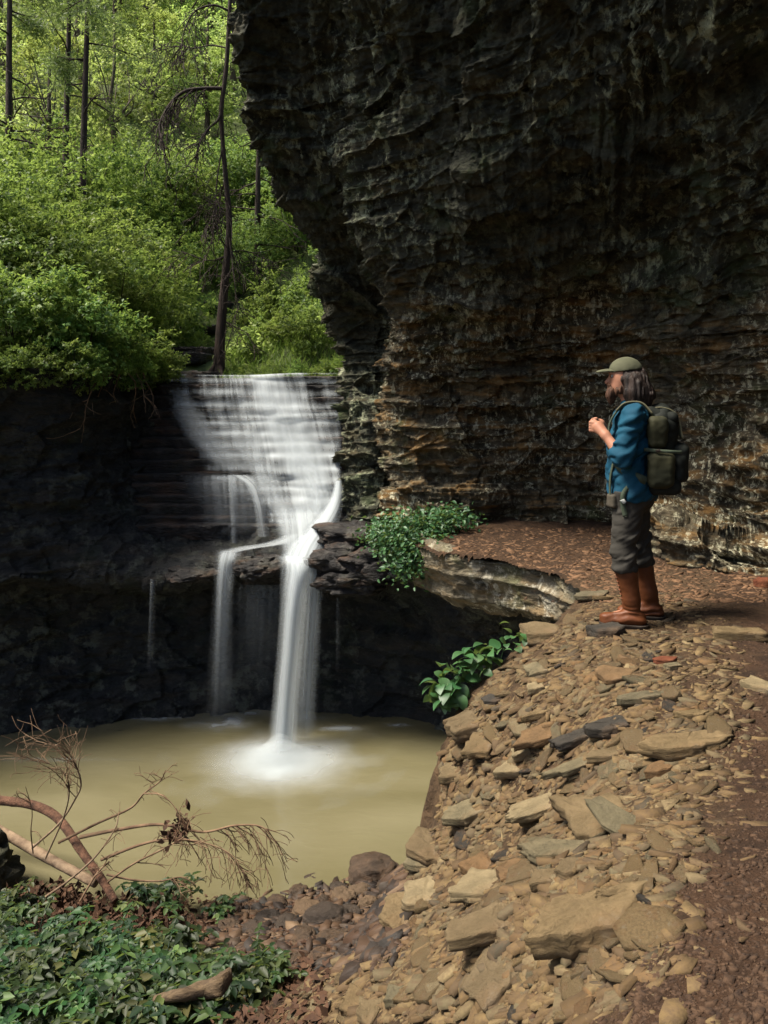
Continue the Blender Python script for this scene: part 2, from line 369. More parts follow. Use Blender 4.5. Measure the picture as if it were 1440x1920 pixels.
top_pts = EDGE + [PZ(1185, 1172, 0), PZ(1440, 1170, 0.05), PZ(1440, 1350, 0.02), PZ(1440, 1530, 0), PZ(1440, 1800, 0), PZ(1200, 1900, -0.1), PZ(900, 1900, -0.55), PZ(700, 1900, -1.02),
    PZ(1110, 1530, -0.28), PZ(1110, 1740, -0.15), PZ(925, 1740, -0.42), PZ(1000, 1350, -0.28), PZ(1200, 1350, -0.06), PZ(860, 985, 0.04), PZ(1130, 990, 0.05), PZ(1300, 1100, 0.05), PZ(950, 1530, -0.65),
    PZ(900, 1400, -0.5), PZ(1250, 1530, -0.08), (1.6, 0.8, 0.0), (3.5, 0.8, 0.1), (0.3, 0.5, -0.35), (-0.8, 1.5, -1.0), (3.5, 4, 0.1), (3.6, -1.5, 0.1), (0.5, -1.5, -0.2)]
ztop_f = tps(top_pts)
low_pts = [PZ(0, 1920, -1.95), PZ(430, 1920, -1.68), PZ(0, 1690, -2.42), PZ(250, 1690, -2.48), PZ(450, 1700, -2.57), PZ(600, 1690, -2.52), PZ(740, 1640, -2.6), PZ(700, 1750, -2.0), PZ(560, 1800, -1.98),
    PZ(300, 1800, -2.2), PZ(0, 1620, -2.55), PZ(300, 1620, -2.72), PZ(560, 1640, -2.72), PZ(800, 1520, -2.75), PZ(300, 1480, -3.0), PZ(0, 1450, -2.95), (-3.5, 9, -3.1), (0, 9, -3.1), (2.5, 9, -2.9), (1.6, 7, -2.75), (1.0, 5.8, -2.6),
    (-4.5, 6.3, -2.35), (-4.5, 4.0, -1.9), (-1.2, 3.3, -1.62), (-2.5, 2.0, -1.6), (0.2, 3.2, -1.3), (1.5, 4.8, -2.4), (-1, 0, -1.3), (-4.5, 0, -1.6), (2, 2, -1.5)]
zlow_f = tps(low_pts)
EXY = np.array([e[:2] for e in EDGE])
def edge_sd(x, y):                                    # signed distance to the scree rim, > 0 on the pool side
    best = np.full(np.shape(x), 1e9); sg = np.zeros(np.shape(x))
    for a, b in zip(EXY[:-1], EXY[1:]):
        ab = b - a; t = np.clip(((x - a[0]) * ab[0] + (y - a[1]) * ab[1]) / (ab @ ab), 0, 1)
        dx, dy = x - a[0] - t * ab[0], y - a[1] - t * ab[1]; d = np.hypot(dx, dy)
        c = ab[0] * (y - a[1]) - ab[1] * (x - a[0])
        up = d < best - 1e-9; best = np.where(up, d, best); sg = np.where(up, np.sign(c), sg)
    return best * sg
def ground_z(x, y, detail=True):
    x = np.asarray(x, float); y = np.asarray(y, float)
    sd = edge_sd(x, y); p = np.stack([x, y, 0 * x], -1)
    if detail: sd = sd + 0.09 * fbm(p * 3, 4, 3) + 0.03 * vnoise(p * 17, 4)
    sd = sd - 0.07 * sstep(5.35, 5.7, y); zt = ztop_f(x, y); zl = zlow_f(x, y)
    w = sstep(-0.03, 0.30, sd)
    z = zt * (1 - w) + np.minimum(zl, zt - 0.02) * w
    fl = np.exp(-(((x - 1.66) / 0.42) ** 2 + ((y - 5.2) / 0.42) ** 2) ** 2); z = z * (1 - fl)
    if detail: z = z + (1 - 0.85 * fl) * 0.035 * fbm(p * 2.2, 4, 1) + (1 - 0.85 * fl) * 0.012 * fbm(p * 11, 3, 2)
    return z
GX = np.arange(-5.2, 5.4, 0.026); GY = np.arange(-1.6, 9.7, 0.026)
gx, gy = np.meshgrid(GX, GY, indexing='ij'); gz = ground_z(gx, gy)
gsd = edge_sd(gx, gy)
def gz_at(x, y):
    i = np.clip((np.asarray(x) - GX[0]) / 0.026, 0, len(GX) - 2); j = np.clip((np.asarray(y) - GY[0]) / 0.026, 0, len(GY) - 2)
    a = i.astype(int); b = j.astype(int); u = i - a; v = j - b
    return (gz[a, b] * (1 - u) * (1 - v) + gz[a + 1, b] * u * (1 - v) + gz[a, b + 1] * (1 - u) * v + gz[a + 1, b + 1] * u * v)
def hit(px, py, lift=0.0):                            # where the ray through a pixel meets the ground
    d = np.linspace(1.2, 9.6, 1600); x = (px - 720) / F * d; z = CAMZ - (py - HOR) / F * d
    k = np.argmax(z <= gz_at(x, d) + lift)
    return np.array([x[k], d[k], gz_at(x[k], d[k])])
def hits(px, py):
    px = np.asarray(px, float); py = np.asarray(py, float); d = np.linspace(1.2, 9.6, 900); out = np.empty((len(px), 3))
    for s0 in range(0, len(px), 3000):
        a, b = px[s0:s0 + 3000, None], py[s0:s0 + 3000, None]; x = (a - 720) / F * d; z = CAMZ - (b - HOR) / F * d
        k = np.argmax(z <= gz_at(x, np.broadcast_to(d, x.shape)), 1); r = np.arange(len(k)); out[s0:s0 + 3000] = np.c_[x[r, k], d[k], gz_at(x[r, k], d[k])]
    return out
def gnormal(x, y, e=0.12):
    n = Vector((-(gz_at(x + e, y) - gz_at(x - e, y)) / (2 * e), -(gz_at(x, y + e) - gz_at(x, y - e)) / (2 * e), 1)); return n.normalized()
cz = [gz[:-1, :-1], gz[1:, :-1], gz[:-1, 1:], gz[1:, 1:]]
span = np.max(cz, 0) - np.min(cz, 0)
cy_, cx_ = gy[:-1, :-1], gx[:-1, :-1]
csd = (gsd[:-1, :-1] + gsd[1:, 1:]) / 2 + 0.02 * fbm(np.stack([cx_ * 6, cy_ * 6, 0 * cx_], -1), 3, 12)
keep = ~((cy_ > 5.55) & ((csd > 0.02) | (span > 0.09)) & (cx_ < 2.6) & (np.max(cz, 0) > -2.6))
pxx, pyy = topix(np.stack([gx, np.maximum(gy, 0.2), gz], -1))
nz = fbm(np.stack([gx, gy, 0 * gx], -1) * 1.6, 4, 8)
soil = sstep(0.0, 0.9, (pxx - 1215) / 160 + 1.1 * nz + 0.0011 * (pyy - 1500)) * (gy < 6.5)
soil = np.maximum(soil, sstep(6.3, 6.9, gy) * 0.75 * (gsd < 0.1))
shore = sstep(0.05, 0.25, gsd) * sstep(0.0, 0.5, 0.7 + nz)
ground = obj('ground', mesh('ground', np.stack([gx, gy, gz], -1).reshape(-1, 3), grid_faces(len(GX), len(GY), keep), M['ground'], True, {'soil': soil.ravel(), 'shore': shore.ravel()}))
tag(ground, 'brown dirt path and stony slope falling to the pool shore', kind='structure')

# ------------------------------------------------------------------ cliff with overhang
PYS = [1010, 970, 880, 790, 705, 630, 540, 455, 355, 260, 150, 10, -250, -500]
def colm(px, ds, pys=PYS, pxs=None): return [P((pxs[i] if pxs else px), pys[i], ds[i]) for i in range(14)]
C1 = [P(*q) for q in ((655, 1010, 10.5), (650, 960, 10.6), (645, 880, 10.8), (640, 790, 10.9), (640, 705, 10.9), (634, 630, 10.8), (600, 540, 10.4), (592, 455, 10.0), (505, 355, 9.4), (476, 260, 9.0), (446, 170, 8.7), (440, 20, 8.3), (432, -250, 7.8), (430, -500, 7.6))]
C2 = [P(*q) for q in ((700, 1010, 9.9), (698, 965, 10.0), (692, 880, 10.15), (690, 790, 10.3), (692, 705, 10.4), (692, 630, 10.35), (684, 540, 10.1), (660, 455, 9.7), (610, 355, 9.1), (590, 260, 8.8), (570, 150, 8.5), (560, 10, 8.1), (560, -250, 7.5), (570, -500, 7.2))]
C2b = [P(*q) for q in ((735, 1010, 9.75), (732, 967, 9.85), (725, 880, 10.1), (722, 790, 10.2), (722, 705, 10.3), (720, 630, 10.2), (712, 540, 9.9), (676, 455, 9.4), (656, 355, 8.85), (650, 260, 8.55), (640, 150, 8.3), (635, 10, 7.8), (640, -250, 7.2), (650, -500, 6.9))]
C3 = [P(*q) for q in ((775, 1010, 9.3), (770, 970, 9.4), (762, 880, 9.5), (756, 790, 9.45), (752, 705, 9.35), (748, 630, 9.0), (740, 540, 8.75), (704, 455, 8.5), (692, 355, 8.2), (690, 260, 8.0), (684, 150, 7.8), (684, 10, 7.4), (690, -250, 6.8), (700, -500, 6.5))]
C4 = colm(860, [8.95, 9.05, 9.15, 9.2, 9.1, 8.8, 8.4, 8.1, 7.7, 7.4, 7.2, 6.9, 6.2, 5.9])
C5 = colm(1010, [8.95, 9.0, 9.1, 9.1, 9.0, 8.8, 8.4, 7.9, 7.4, 7.0, 6.7, 6.3, 5.6, 5.3])
C6 = colm(1150, [8.6, 8.7, 8.8, 8.8, 8.7, 8.5, 8.2, 7.7, 7.2, 6.7, 6.3, 5.9, 5.2, 4.8])
C7 = [P(1245, 1085, 6.9), P(1250, 985, 7.0)] + [P(1262, 950, 7.7)] + [P(1262, PYS[i], d) for i, d in zip(range(3, 14), [7.9, 7.9, 7.8, 7.6, 7.3, 6.9, 6.5, 6.1, 5.6, 4.9, 4.5])]
C8 = [P(1430, 1125, 6.2), P(1430, 1035, 6.3), P(1440, 990, 6.8)] + [P(1440, PYS[i], d) for i, d in zip(range(3, 14), [6.9, 6.9, 6.8, 6.7, 6.5, 6.2, 5.9, 5.6, 5.1, 4.4, 4.0])]
zs = [-0.3, 0.25, 0.5, 1.2, 1.8, 2.3, 2.7, 3.1, 3.5, 3.9, 4.3, 4.8, 5.3, 5.7]
def side(x0, y0, x1, y1): return [np.array([x0 + (x1 - x0) * (i / 13) ** 1.8, y0 + (y1 - y0) * (i / 13) ** 1.8, zs[i]]) for i in range(14)]
C9, C10, C11 = side(3.9, 4.4, 2.2, 3.4), side(4.3, 1.0, 2.7, 0.4), side(4.3, -3.5, 2.9, -3.5)
C0 = [p + np.array([0.45, 1.3, 0.1]) for p in C1]; Cm = [p + np.array([2.2, 3.2, 0.2]) for p in C1]
cols = [Cm, C0, C1, C2, C2b, C3, C4, C5, C6, C7, C8, C9, C10, C11]
for c in cols:
    p = c[-1]; c += [p + np.array([-0.45, -0.2, 0.8]), p + np.array([0.3, 0.3, 2.4]), p + np.array([6, 4, 3.6])]
def samples(counts): return np.concatenate([np.linspace(i, i + 1, n, endpoint=False) for i, n in enumerate(counts)] + [[len(counts)]])
us = samples([10, 36, 60, 40, 50, 95, 95, 90, 75, 90, 60, 40, 16]); vv = samples([28, 30, 44, 44, 44, 44, 44, 44, 44, 44, 50, 60, 30, 14, 8, 6])
g = lattice(cols, us, vv)
UF, VF = np.meshgrid(us, vv, indexing='ij')
cw = sstep(5.0, 7.5, VF)
rb_ = np.stack([UF * 2.1 + 0.35 * fbm(g * 0.9, 3, 77), VF * 0.16, 0 * UF], -1); ribs = 1 - 2 * np.abs(fbm(rb_, 4, 78, 0.6))
rb2 = np.stack([UF * 5.5, VF * 0.45, 0 * UF + 4], -1)
g = displace(g, 101, 0.24, 0.085, 0.04, -1, 1 - 0.50 * cw, cw * (0.10 * (ribs - 0.55) + 0.03 * fbm(rb2, 3, 79)), 0.16 - 0.04 * cw)
nu, nv = g.shape[:2]
vt = vv[:-1]; ut = us[:-1]
cliff = empty('rock_cliff', (1.5, 9, 0)); tag(cliff, 'dark overhanging rock bluff leaning over the path on the right', kind='structure')
def sub_grid(name, g, m, mat, parent, label=None, at=None):
    f = grid_faces(g.shape[0], g.shape[1], m); u = np.unique(f); mp = np.zeros(g.shape[0] * g.shape[1], int); mp[u] = np.arange(len(u))
    o = obj(name, mesh(name, g.reshape(-1, 3)[u] - np.array(parent.location), mp[f], mat, True, None if at is None else {'rust': at.ravel()[u]}), parent)
    if label: o['label'] = label
    return o
UU, VV = np.meshgrid(ut, vt, indexing='ij')
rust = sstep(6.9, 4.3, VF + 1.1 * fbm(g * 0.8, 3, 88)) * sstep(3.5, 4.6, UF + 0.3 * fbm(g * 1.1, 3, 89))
mw = (VV < 5.2) & (UU > 4.2)
mf = (UU <= 4.2)
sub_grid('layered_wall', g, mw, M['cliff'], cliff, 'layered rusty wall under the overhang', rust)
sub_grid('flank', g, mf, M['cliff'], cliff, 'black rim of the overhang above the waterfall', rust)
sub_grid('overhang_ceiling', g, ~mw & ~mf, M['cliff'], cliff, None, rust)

# ------------------------------------------------------------------ lower wall, recess under the falls and under the path ledge
def bcol(pts, base, bed): return [P(*q) for q in pts] + [np.array([(base[0] - 720) / F * base[1], base[1], -2.62]), np.array([(bed[0] - 720) / F * bed[1], bed[1], -3.4])]
B = [
 bcol([(-420, 680, 8.0), (-420, 850, 8.1), (-420, 980, 8.0), (-420, 1090, 7.8), (-420, 1120, 8.1), (-420, 1240, 8.3)], (-420, 8.3), (-420, 8.2)),
 bcol([(-200, 688, 8.6), (-200, 850, 8.9), (-200, 980, 8.8), (-200, 1090, 8.6), (-200, 1120, 8.9), (-200, 1230, 9.0)], (-200, 8.9), (-200, 8.8)),
 bcol([(0, 690, 9.0), (0, 850, 9.3), (0, 980, 9.2), (0, 1085, 9.0), (0, 1110, 9.5), (0, 1220, 9.6)], (0, 9.35), (0, 9.2)),
 bcol([(150, 694, 9.6), (150, 850, 9.8), (150, 980, 9.6), (150, 1085, 9.3), (150, 1110, 9.9), (150, 1220, 10.0)], (150, 9.65), (150, 9.5)),
 bcol([(300, 722, 11.5), (290, 850, 11.2), (290, 980, 10.3), (300, 1086, 9.5), (300, 1110, 10.1), (300, 1220, 10.2)], (300, 9.95), (300, 9.8)),
 bcol([(430, 730, 12.2), (430, 850, 11.4), (430, 970, 10.5), (430, 1062, 9.5), (430, 1105, 10.1), (430, 1220, 10.3)], (430, 10.1), (430, 9.9)),
 bcol([(560, 730, 12.4), (560, 850, 11.4), (560, 970, 10.4), (560, 1066, 9.42), (560, 1110, 10.2), (560, 1220, 10.4)], (560, 10.1), (560, 9.9)),
 bcol([(650, 760, 11.9), (650, 880, 11.0), (650, 1000, 10.0), (650, 1090, 9.3), (650, 1125, 10.0), (650, 1220, 10.2)], (650, 10.0), (650, 9.8)),
 bcol([(720, 985, 10.0), (715, 1000, 9.7), (712, 1025, 9.4), (720, 1078, 9.0), (720, 1110, 9.7), (720, 1210, 10.0)], (720, 9.9), (720, 9.7)),
 bcol([(765, 1000, 9.5), (765, 1006, 9.2), (765, 1016, 8.75), (783, 1086, 8.6), (790, 1116, 9.3), (780, 1210, 9.7)], (780, 9.7), (780, 9.5)),
 bcol([(870, 1008, 8.6), (862, 1025, 8.1), (845, 1041, 7.72), (866, 1120, 7.85), (890, 1146, 8.5), (880, 1230, 9.1)], (880, 9.3), (880, 9.1)),
 bcol([(985, 1030, 8.0), (970, 1042, 7.7), (950, 1054, 7.42), (968, 1144, 7.5), (1000, 1168, 8.2), (980, 1240, 8.7)], (980, 8.9), (980, 8.7)),
 bcol([(1095, 1060, 7.2), (1075, 1068, 7.0), (1045, 1080, 6.78), (1048, 1166, 6.8), (1085, 1204, 7.4), (1060, 1270, 8.0)], (1060, 8.2), (1060, 8.0)),
 bcol([(1150, 1095, 6.5), (1130, 1100, 6.4), (1098, 1112, 6.22), (1092, 1175, 6.2), (1120, 1220, 6.8), (1100, 1300, 7.2)], (1100, 7.4), (1100, 7.2)),
 bcol([(1180, 1150, 5.9), (1150, 1155, 5.8), (1060, 1175, 5.72), (1060, 1220, 5.7), (1090, 1250, 5.9), (1090, 1330, 6.2)], (1040, 6.2), (1040, 6.0)),
]
ub = samples([20, 30, 50, 50, 50, 45, 34, 30, 26, 44, 44, 40, 30, 20]); vb = samples([50, 40, 36, 20, 36, 44, 12])
gb = lattice(B, ub, vb)
UB0, VB0 = np.meshgrid(ub, vb, indexing='ij'); fw = sstep(8.4, 9.0, UB0) * sstep(3.6, 3.2, VB0)
gb = displace(gb, 303, 0.12, 0.075, 0.03, 1, 1 - 0.3 * fw, None, 0.085 * (1 - 0.65 * fw))
UB, VB = np.meshgrid(ub[:-1], vb[:-1], indexing='ij')
basin = empty('rock_basin', (-1, 9.5, -2.6)); tag(basin, 'dark undercut rock wall ringing the plunge pool', kind='structure')
front = (UB > 8.9) & (VB < 3.35)
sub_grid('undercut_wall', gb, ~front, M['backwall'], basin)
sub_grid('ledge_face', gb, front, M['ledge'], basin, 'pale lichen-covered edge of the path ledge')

# ------------------------------------------------------------------ cascade ledges
NL = 15
LPY = np.array([707, 722, 742, 768, 784, 800, 822, 842, 862, 888, 906, 926, 946, 966, 986, 1012]); LD = np.interp(LPY, [700, 800, 890, 990, 1020], [11.6, 11.1, 10.62, 10.1, 9.8])
cascade = empty('cascade_rock', tuple(P(480, 986, 10.3))); tag(cascade, 'stack of thin wet rock ledges under the cascade', kind='structure')
lx = np.linspace(P(160, 800, 11)[0], P(672, 800, 11)[0], 170)
def front_y(k, x):
    p = np.stack([x * 1.3, 0 * x + k * 0.9, 0 * x + 2.2], -1); p2 = np.stack([x * 6, 0 * x + k * 3.1, 0 * x], -1)
    left = np.clip((-2.75 - 0.08 * k * 0 - x), 0, 2) * 0.35
    return LD[k] + 0.10 * fbm(p, 3, 61) + 0.022 * vnoise(p2, 62)
def front_z(k, x):
    d = front_y(k, x); p = np.stack([x * 0.9, 0 * x + k, 0 * x], -1)
    return CAMZ - (LPY[k] - HOR) / F * LD[k] + 0.025 * vnoise(p, 63)
for k in range(NL):
    y0, z0 = front_y(k, lx), front_z(k, lx); zb = front_z(k + 1, lx) - 0.06
    prof = [(1.0, 0.03, 0), (0.35, 0.012, 0), (0.05, 0.0, 0), (0.0, -0.012, 0), (0.012, 0.25, 1), (0.03, 0.6, 1), (0.06, 1.0, 1)]
    rows = []
    for dy, t, fr in prof:
        nn = np.stack([lx * 9, 0 * lx + k * 5 + dy * 3, 0 * lx + t * 4], -1)
        z = z0 + t if not fr else z0 + (zb - z0) * t
        rows.append(np.stack([lx, y0 + dy + 0.02 * fbm(nn, 3, 64), z + 0.006 * vnoise(nn, 66)], -1))
    v = np.stack(rows, 1)
    obj('ledge', mesh('ledge', v.reshape(-1, 3) - np.array(cascade.location), grid_faces(len(lx), len(prof))[:, ::-1], M['wet'], False), cascade)

# ------------------------------------------------------------------ pool
wx, wy = np.meshgrid(np.linspace(-9, 2.6, 60), np.linspace(3.2, 10.9, 60), indexing='ij')
pool = obj('pool_water', mesh('pool_water', np.stack([wx, wy, 0 * wx - 2.6], -1).reshape(-1, 3), grid_faces(60, 60), M['pool'])); tag(pool, 'murky tan plunge pool', kind='structure')

# ------------------------------------------------------------------ waterfall
fall = empty('waterfall', tuple(PZ(530, 1405, -2.6))); tag(fall, 'white silky waterfall stepping down ledges into the pool', 'waterfall')
def part_water(name, v, f, dens):
    return obj(name, mesh(name, np.asarray(v).reshape(-1, 3) - np.array(fall.location), f, M['white'], True, {'veil': np.clip(dens, 0, 1).ravel()}), fall)
# cascade sheet over the ledges
wxs = np.linspace(P(300, 800, 11)[0], P(648, 800, 11)[0], 420)
rows = []; flow = []
for k in range(NL):
    y0, z0 = front_y(k, wxs), front_z(k, wxs); y1 = front_y(k + 1, wxs) if k + 1 < len(LPY) else y0 - 0.1; z1 = front_z(k + 1, wxs)
    yd = np.minimum(y0 - 0.05, y1 + 0.12)
    for t in np.linspace(0, 1, 9)[:-1]:
        yy = y0 + 0.03 - (0.09 + np.maximum(0, y0 - yd)) * t ** 0.6
        zz = z0 + 0.03 - (z0 - z1) * t ** 1.7
        rows.append(np.stack([wxs, yy, zz], -1)); flow.append(k + t)
ws_ = np.stack(rows, 1)
kz = np.array([0, 1, 2, 3, 4, 3, 2, 1, 0]) / 16.0; pad = np.concatenate([ws_[:, :1]] * 4 + [ws_] + [ws_[:, -1:]] * 4, 1); sm = sum(kz[i] * pad[:, i:i + ws_.shape[1]] for i in range(9)); ws_[..., 1] = sm[..., 1] - 0.03; ws_[..., 2] = sm[..., 2] + 0.02
wpx, wpy = topix(ws_)
FL = np.array(flow)[None, :] + 0 * wpx
lb = np.interp(wpy, [690, 712, 730, 770, 800, 830, 870, 900, 950, 985, 1010], [314, 312, 308, 330, 350, 364, 378, 400, 490, 515, 530])
rb = np.interp(wpy, [690, 930, 950, 985, 1010], [640, 640, 632, 610, 600])
xsh = ws_[..., 0] - 0.045 * FL; q = np.stack([xsh * 7, FL * 0.10, 0 * FL], -1); q2 = np.stack([ws_[..., 0] * 34, FL * 0.22, 0 * FL + 3], -1)
stv = 0.5 + 0.5 * fbm(q, 5, 71, 0.7); stf = 0.5 + 0.5 * vnoise(q2, 72)
core = np.exp(-((wpx - np.interp(wpy, [705, 760, 830, 900, 950, 1010], [495, 525, 548, 580, 590, 562])) / np.interp(wpy, [705, 760, 830, 900, 1010], [52, 70, 84, 66, 46])) ** 2)
frac = FL - np.floor(FL)
edge_ = np.minimum(frac, 1 - frac); bandn = 0.5 + 0.5 * fbm(np.stack([ws_[..., 0] * 2.2, np.floor(FL + 0.5) * 3.7, 0 * FL], -1), 3, 74)
lipb = (1 - sstep(0.0, 0.30, edge_)) * sstep(0.35, 0.75, bandn)
thinz = np.clip((1 - core) * (0.55 + 0.9 * sstep(800, 715, wpy)), 0, 1)
st_a = sstep(0.30, 0.72, stv)
fil = 0.5 + 0.5 * fbm(np.stack([xsh * 24, FL * 0.20, 0 * FL + 9], -1), 4, 75, 0.65)
dens = (0.32 + 0.46 * core) * (1 - thinz * (1 - st_a) * 0.8) * (0.55 + 0.8 * sstep(0.22, 0.72, fil) + core * (0.30 - 0.45 * sstep(0.22, 0.72, fil))) + 0.40 * lipb - 0.26 * sstep(0.15, 0.55, frac) * sstep(1.0, 0.6, frac) * (1 - 0.6 * core)
dens = np.clip(dens, 0, 0.97) * sstep(1010, 975, wpy) * sstep(-4, 16, wpx - lb + 14 * (stf - 0.5)) * sstep(-2, 10, rb - wpx)
part_water('cascade_sheet', ws_, grid_faces(len(wxs), len(flow)), dens)

def ribbon(name, path, wid, dens0, nw=60, ns=80, layers=1, seed=0, bulge=0.06, edge=0.5, sf=1.0, fade=(0.0, 0.0)):
    """a falling veil: path = points of the middle line, wid = widths in metres along it"""
    path = np.array(path); t = np.linspace(0, len(path) - 1, ns); c = catmull(path, t); w = np.interp(t, np.arange(len(wid)), wid); dn = np.interp(t, np.arange(len(dens0)), dens0)
    out = []
    V, D = [], []
    fs = []
    for L in range(layers):
        s = np.linspace(-1, 1, nw); sc = 1 + 0.22 * L
        x = s[:, None] * w[None, :] * 0.5 * sc
        y = -(bulge * (1 - s ** 2))[:, None] * np.ones(ns)[None] * (1 if L % 2 == 0 else -1) * (1 + 0.3 * L)
        v = np.stack([c[None, :, 0] + x, c[None, :, 1] + y, np.broadcast_to(c[None, :, 2], x.shape)], -1)
        n1 = 0.5 + 0.5 * fbm(np.stack([x * 30 * sf + seed, np.broadcast_to(t[None] * 0.25, x.shape), 0 * x + L * 3], -1), 4, 80 + seed, 0.6)
        prof = (1 - np.abs(s) ** 2) ** (1 + edge)
        d = dn[None] * prof[:, None] * (0.55 + 0.8 * sstep(0.2, 0.8, n1)) / (1 + 0.8 * L)
        tt = t / t[-1]
        if fade[0]: d = d * sstep(0, fade[0], tt)[None]
        if fade[1]: d = d * sstep(0, fade[1], 1 - tt)[None]
        V.append(v.reshape(-1, 3)); D.append(d.ravel()); fs.append(grid_faces(nw, ns) + L * nw * ns)
    return part_water(name, np.concatenate(V), np.concatenate(fs), np.concatenate(D))
m = lambda px, d: px / F * d
# chute from the cascade down to the plunge lip
ribbon('chute', [P(636, 900, 10.15), P(628, 940, 9.95), P(604, 985, 9.7), P(578, 1020, 9.5), P(566, 1048, 9.32)], [m(16, 10), m(26, 10), m(52, 10), m(66, 9.7), m(74, 9.4)], [0.75, 0.9, 0.95, 0.95, 0.95], seed=3, layers=2)
ribbon('plunge_column', [P(562, 1040, 9.36), P(561, 1070, 9.2), P(553, 1130, 9.12), P(546, 1220, 9.08), P(538, 1310, 9.06), P(531, 1400, 9.04), P(528, 1430, 9.02)], [m(66, 9.3), m(52, 9.2), m(42, 9.1), m(40, 9.1), m(40, 9.1), m(46, 9), m(70, 9)], [0.95, 0.95, 0.93, 0.92, 0.9, 0.9, 0.7], seed=5, layers=3, bulge=0.12, edge=0.2)
ribbon('side_veil', [P(588, 1060, 9.32), P(586, 1110, 9.25), P(580, 1200, 9.22), P(574, 1300, 9.2), P(570, 1380, 9.2)], [m(26, 9.2), m(34, 9.2), m(38, 9.2), m(40, 9.2), m(44, 9.2)], [0.75, 0.62, 0.5, 0.4, 0.2], seed=8, layers=2)
# shelf water and left-hand falls
ribbon('shelf_water', [P(560, 1000, 9.95), P(520, 1018, 9.8), P(470, 1026, 9.65), P(432, 1034, 9.52)], [m(40, 10), m(60, 10), m(60, 10), m(40, 9.6)], [0.5, 0.5, 0.55, 0.5], seed=9, layers=2, edge=0.9)
ribbon('left_fall', [P(432, 1028, 9.5), P(424, 1060, 9.36), P(419, 1120, 9.32), P(416, 1210, 9.3), P(414, 1300, 9.3), P(412, 1352, 9.3)], [m(48, 9.4), m(36, 9.4), m(32, 9.3), m(38, 9.3), m(50, 9.3), m(66, 9.3)], [0.62, 0.55, 0.36, 0.2, 0.08, 0.0], seed=12, layers=3, edge=0.8, fade=(0.07, 0))
ribbon('thin_veil', [P(288, 1084, 9.42), P(287, 1120, 9.36), P(285, 1190, 9.34), P(283, 1260, 9.34)], [m(13, 9.4), m(14, 9.4), m(16, 9.4), m(20, 9.4)], [0.32, 0.2, 0.1, 0.0], seed=14, nw=20)
ribbon('mid_veil', [P(492, 1095, 9.5), P(490, 1140, 9.46), P(488, 1220, 9.45), P(486, 1310, 9.45)], [m(120, 9.4)] * 4, [0.14, 0.11, 0.06, 0.0], seed=17, nw=90, sf=1.6)
ribbon('right_trickle', [P(634, 1118, 9.2), P(634, 1180, 9.16), P(633, 1260, 9.16)], [m(9, 9.2)] * 3, [0.16, 0.1, 0.0], seed=19, nw=16)
# curtain dropping from the middle ledge
ribbon('upper_curtain', [P(440, 886, 10.55), P(442, 915, 10.3), P(446, 960, 10.2), P(448, 1014, 10.1)], [m(210, 10.4), m(200, 10.3), m(150, 10.2), m(130, 10.1)], [0.30, 0.26, 0.20, 0.06], seed=22, nw=160, sf=0.7, edge=0.3, fade=(0.12, 0.2))
ribbon('curved_strand', [P(450, 890, 10.5), P(474, 910, 10.3), P(488, 950, 10.15), P(496, 1005, 10.05)], [m(34, 10.4), m(30, 10.3), m(26, 10.2), m(30, 10.1)], [0.6, 0.6, 0.5, 0.3], seed=25, nw=40)
ribbon('straight_strand', [P(434, 890, 10.52), P(437, 930, 10.3), P(439, 970, 10.2), P(440, 1020, 10.1)], [m(18, 10.4)] * 4, [0.5, 0.4, 0.3, 0.15], seed=28, nw=30)
def ld(py): return float(np.interp(py, [700, 800, 890, 990, 1020], [11.6, 11.1, 10.62, 10.1, 9.8])) - 0.16
for i, (pp, wd, dn) in enumerate([([(480, 706), (500, 745), (528, 800), (560, 860), (592, 920), (596, 975)], (40, 60, 80, 80, 60, 40), (.1, .22, .26, .30, .34, .3)),
                                  ([(520, 706), (545, 760), (575, 820), (600, 880), (615, 930)], (30, 56, 60, 50, 30), (.05, .14, .18, .2, .2)),
                                  ([(440, 730), (452, 780), (470, 830), (490, 880), (520, 940), (548, 990)], (40, 56, 60, 52, 46, 40), (.05, .14, .2, .24, .3, .25)),
                                  ([(330, 722), (350, 770), (380, 815), (410, 850), (440, 884)], (30, 60, 76, 80, 70), (.16, .26, .26, .24, .15)),
                                  ([(400, 760), (425, 800), (455, 850), (470, 890)], (30, 44, 48, 40), (.05, .14, .16, .1))]):
    ribbon('flow', [P(a, b, ld(b)) for a, b in pp], [m(w_, 10.8) for w_ in wd], dn, seed=40 + i, nw=50, ns=90, layers=2, bulge=0.03, edge=0.6, sf=0.45, fade=(0.1, 0.12))
ribbon('funnel', [P(556, 930, 10.25), P(560, 965, 10.0), P(564, 1000, 9.7), P(566, 1030, 9.48), P(565, 1056, 9.33)], [m(120, 10.2), m(108, 10), m(90, 9.7), m(76, 9.5), m(70, 9.3)], [0.35, 0.5, 0.62, 0.75, 0.8], seed=50, nw=70, ns=70, layers=2, bulge=0.04, edge=0.5, sf=0.6, fade=(0.25, 0.0))
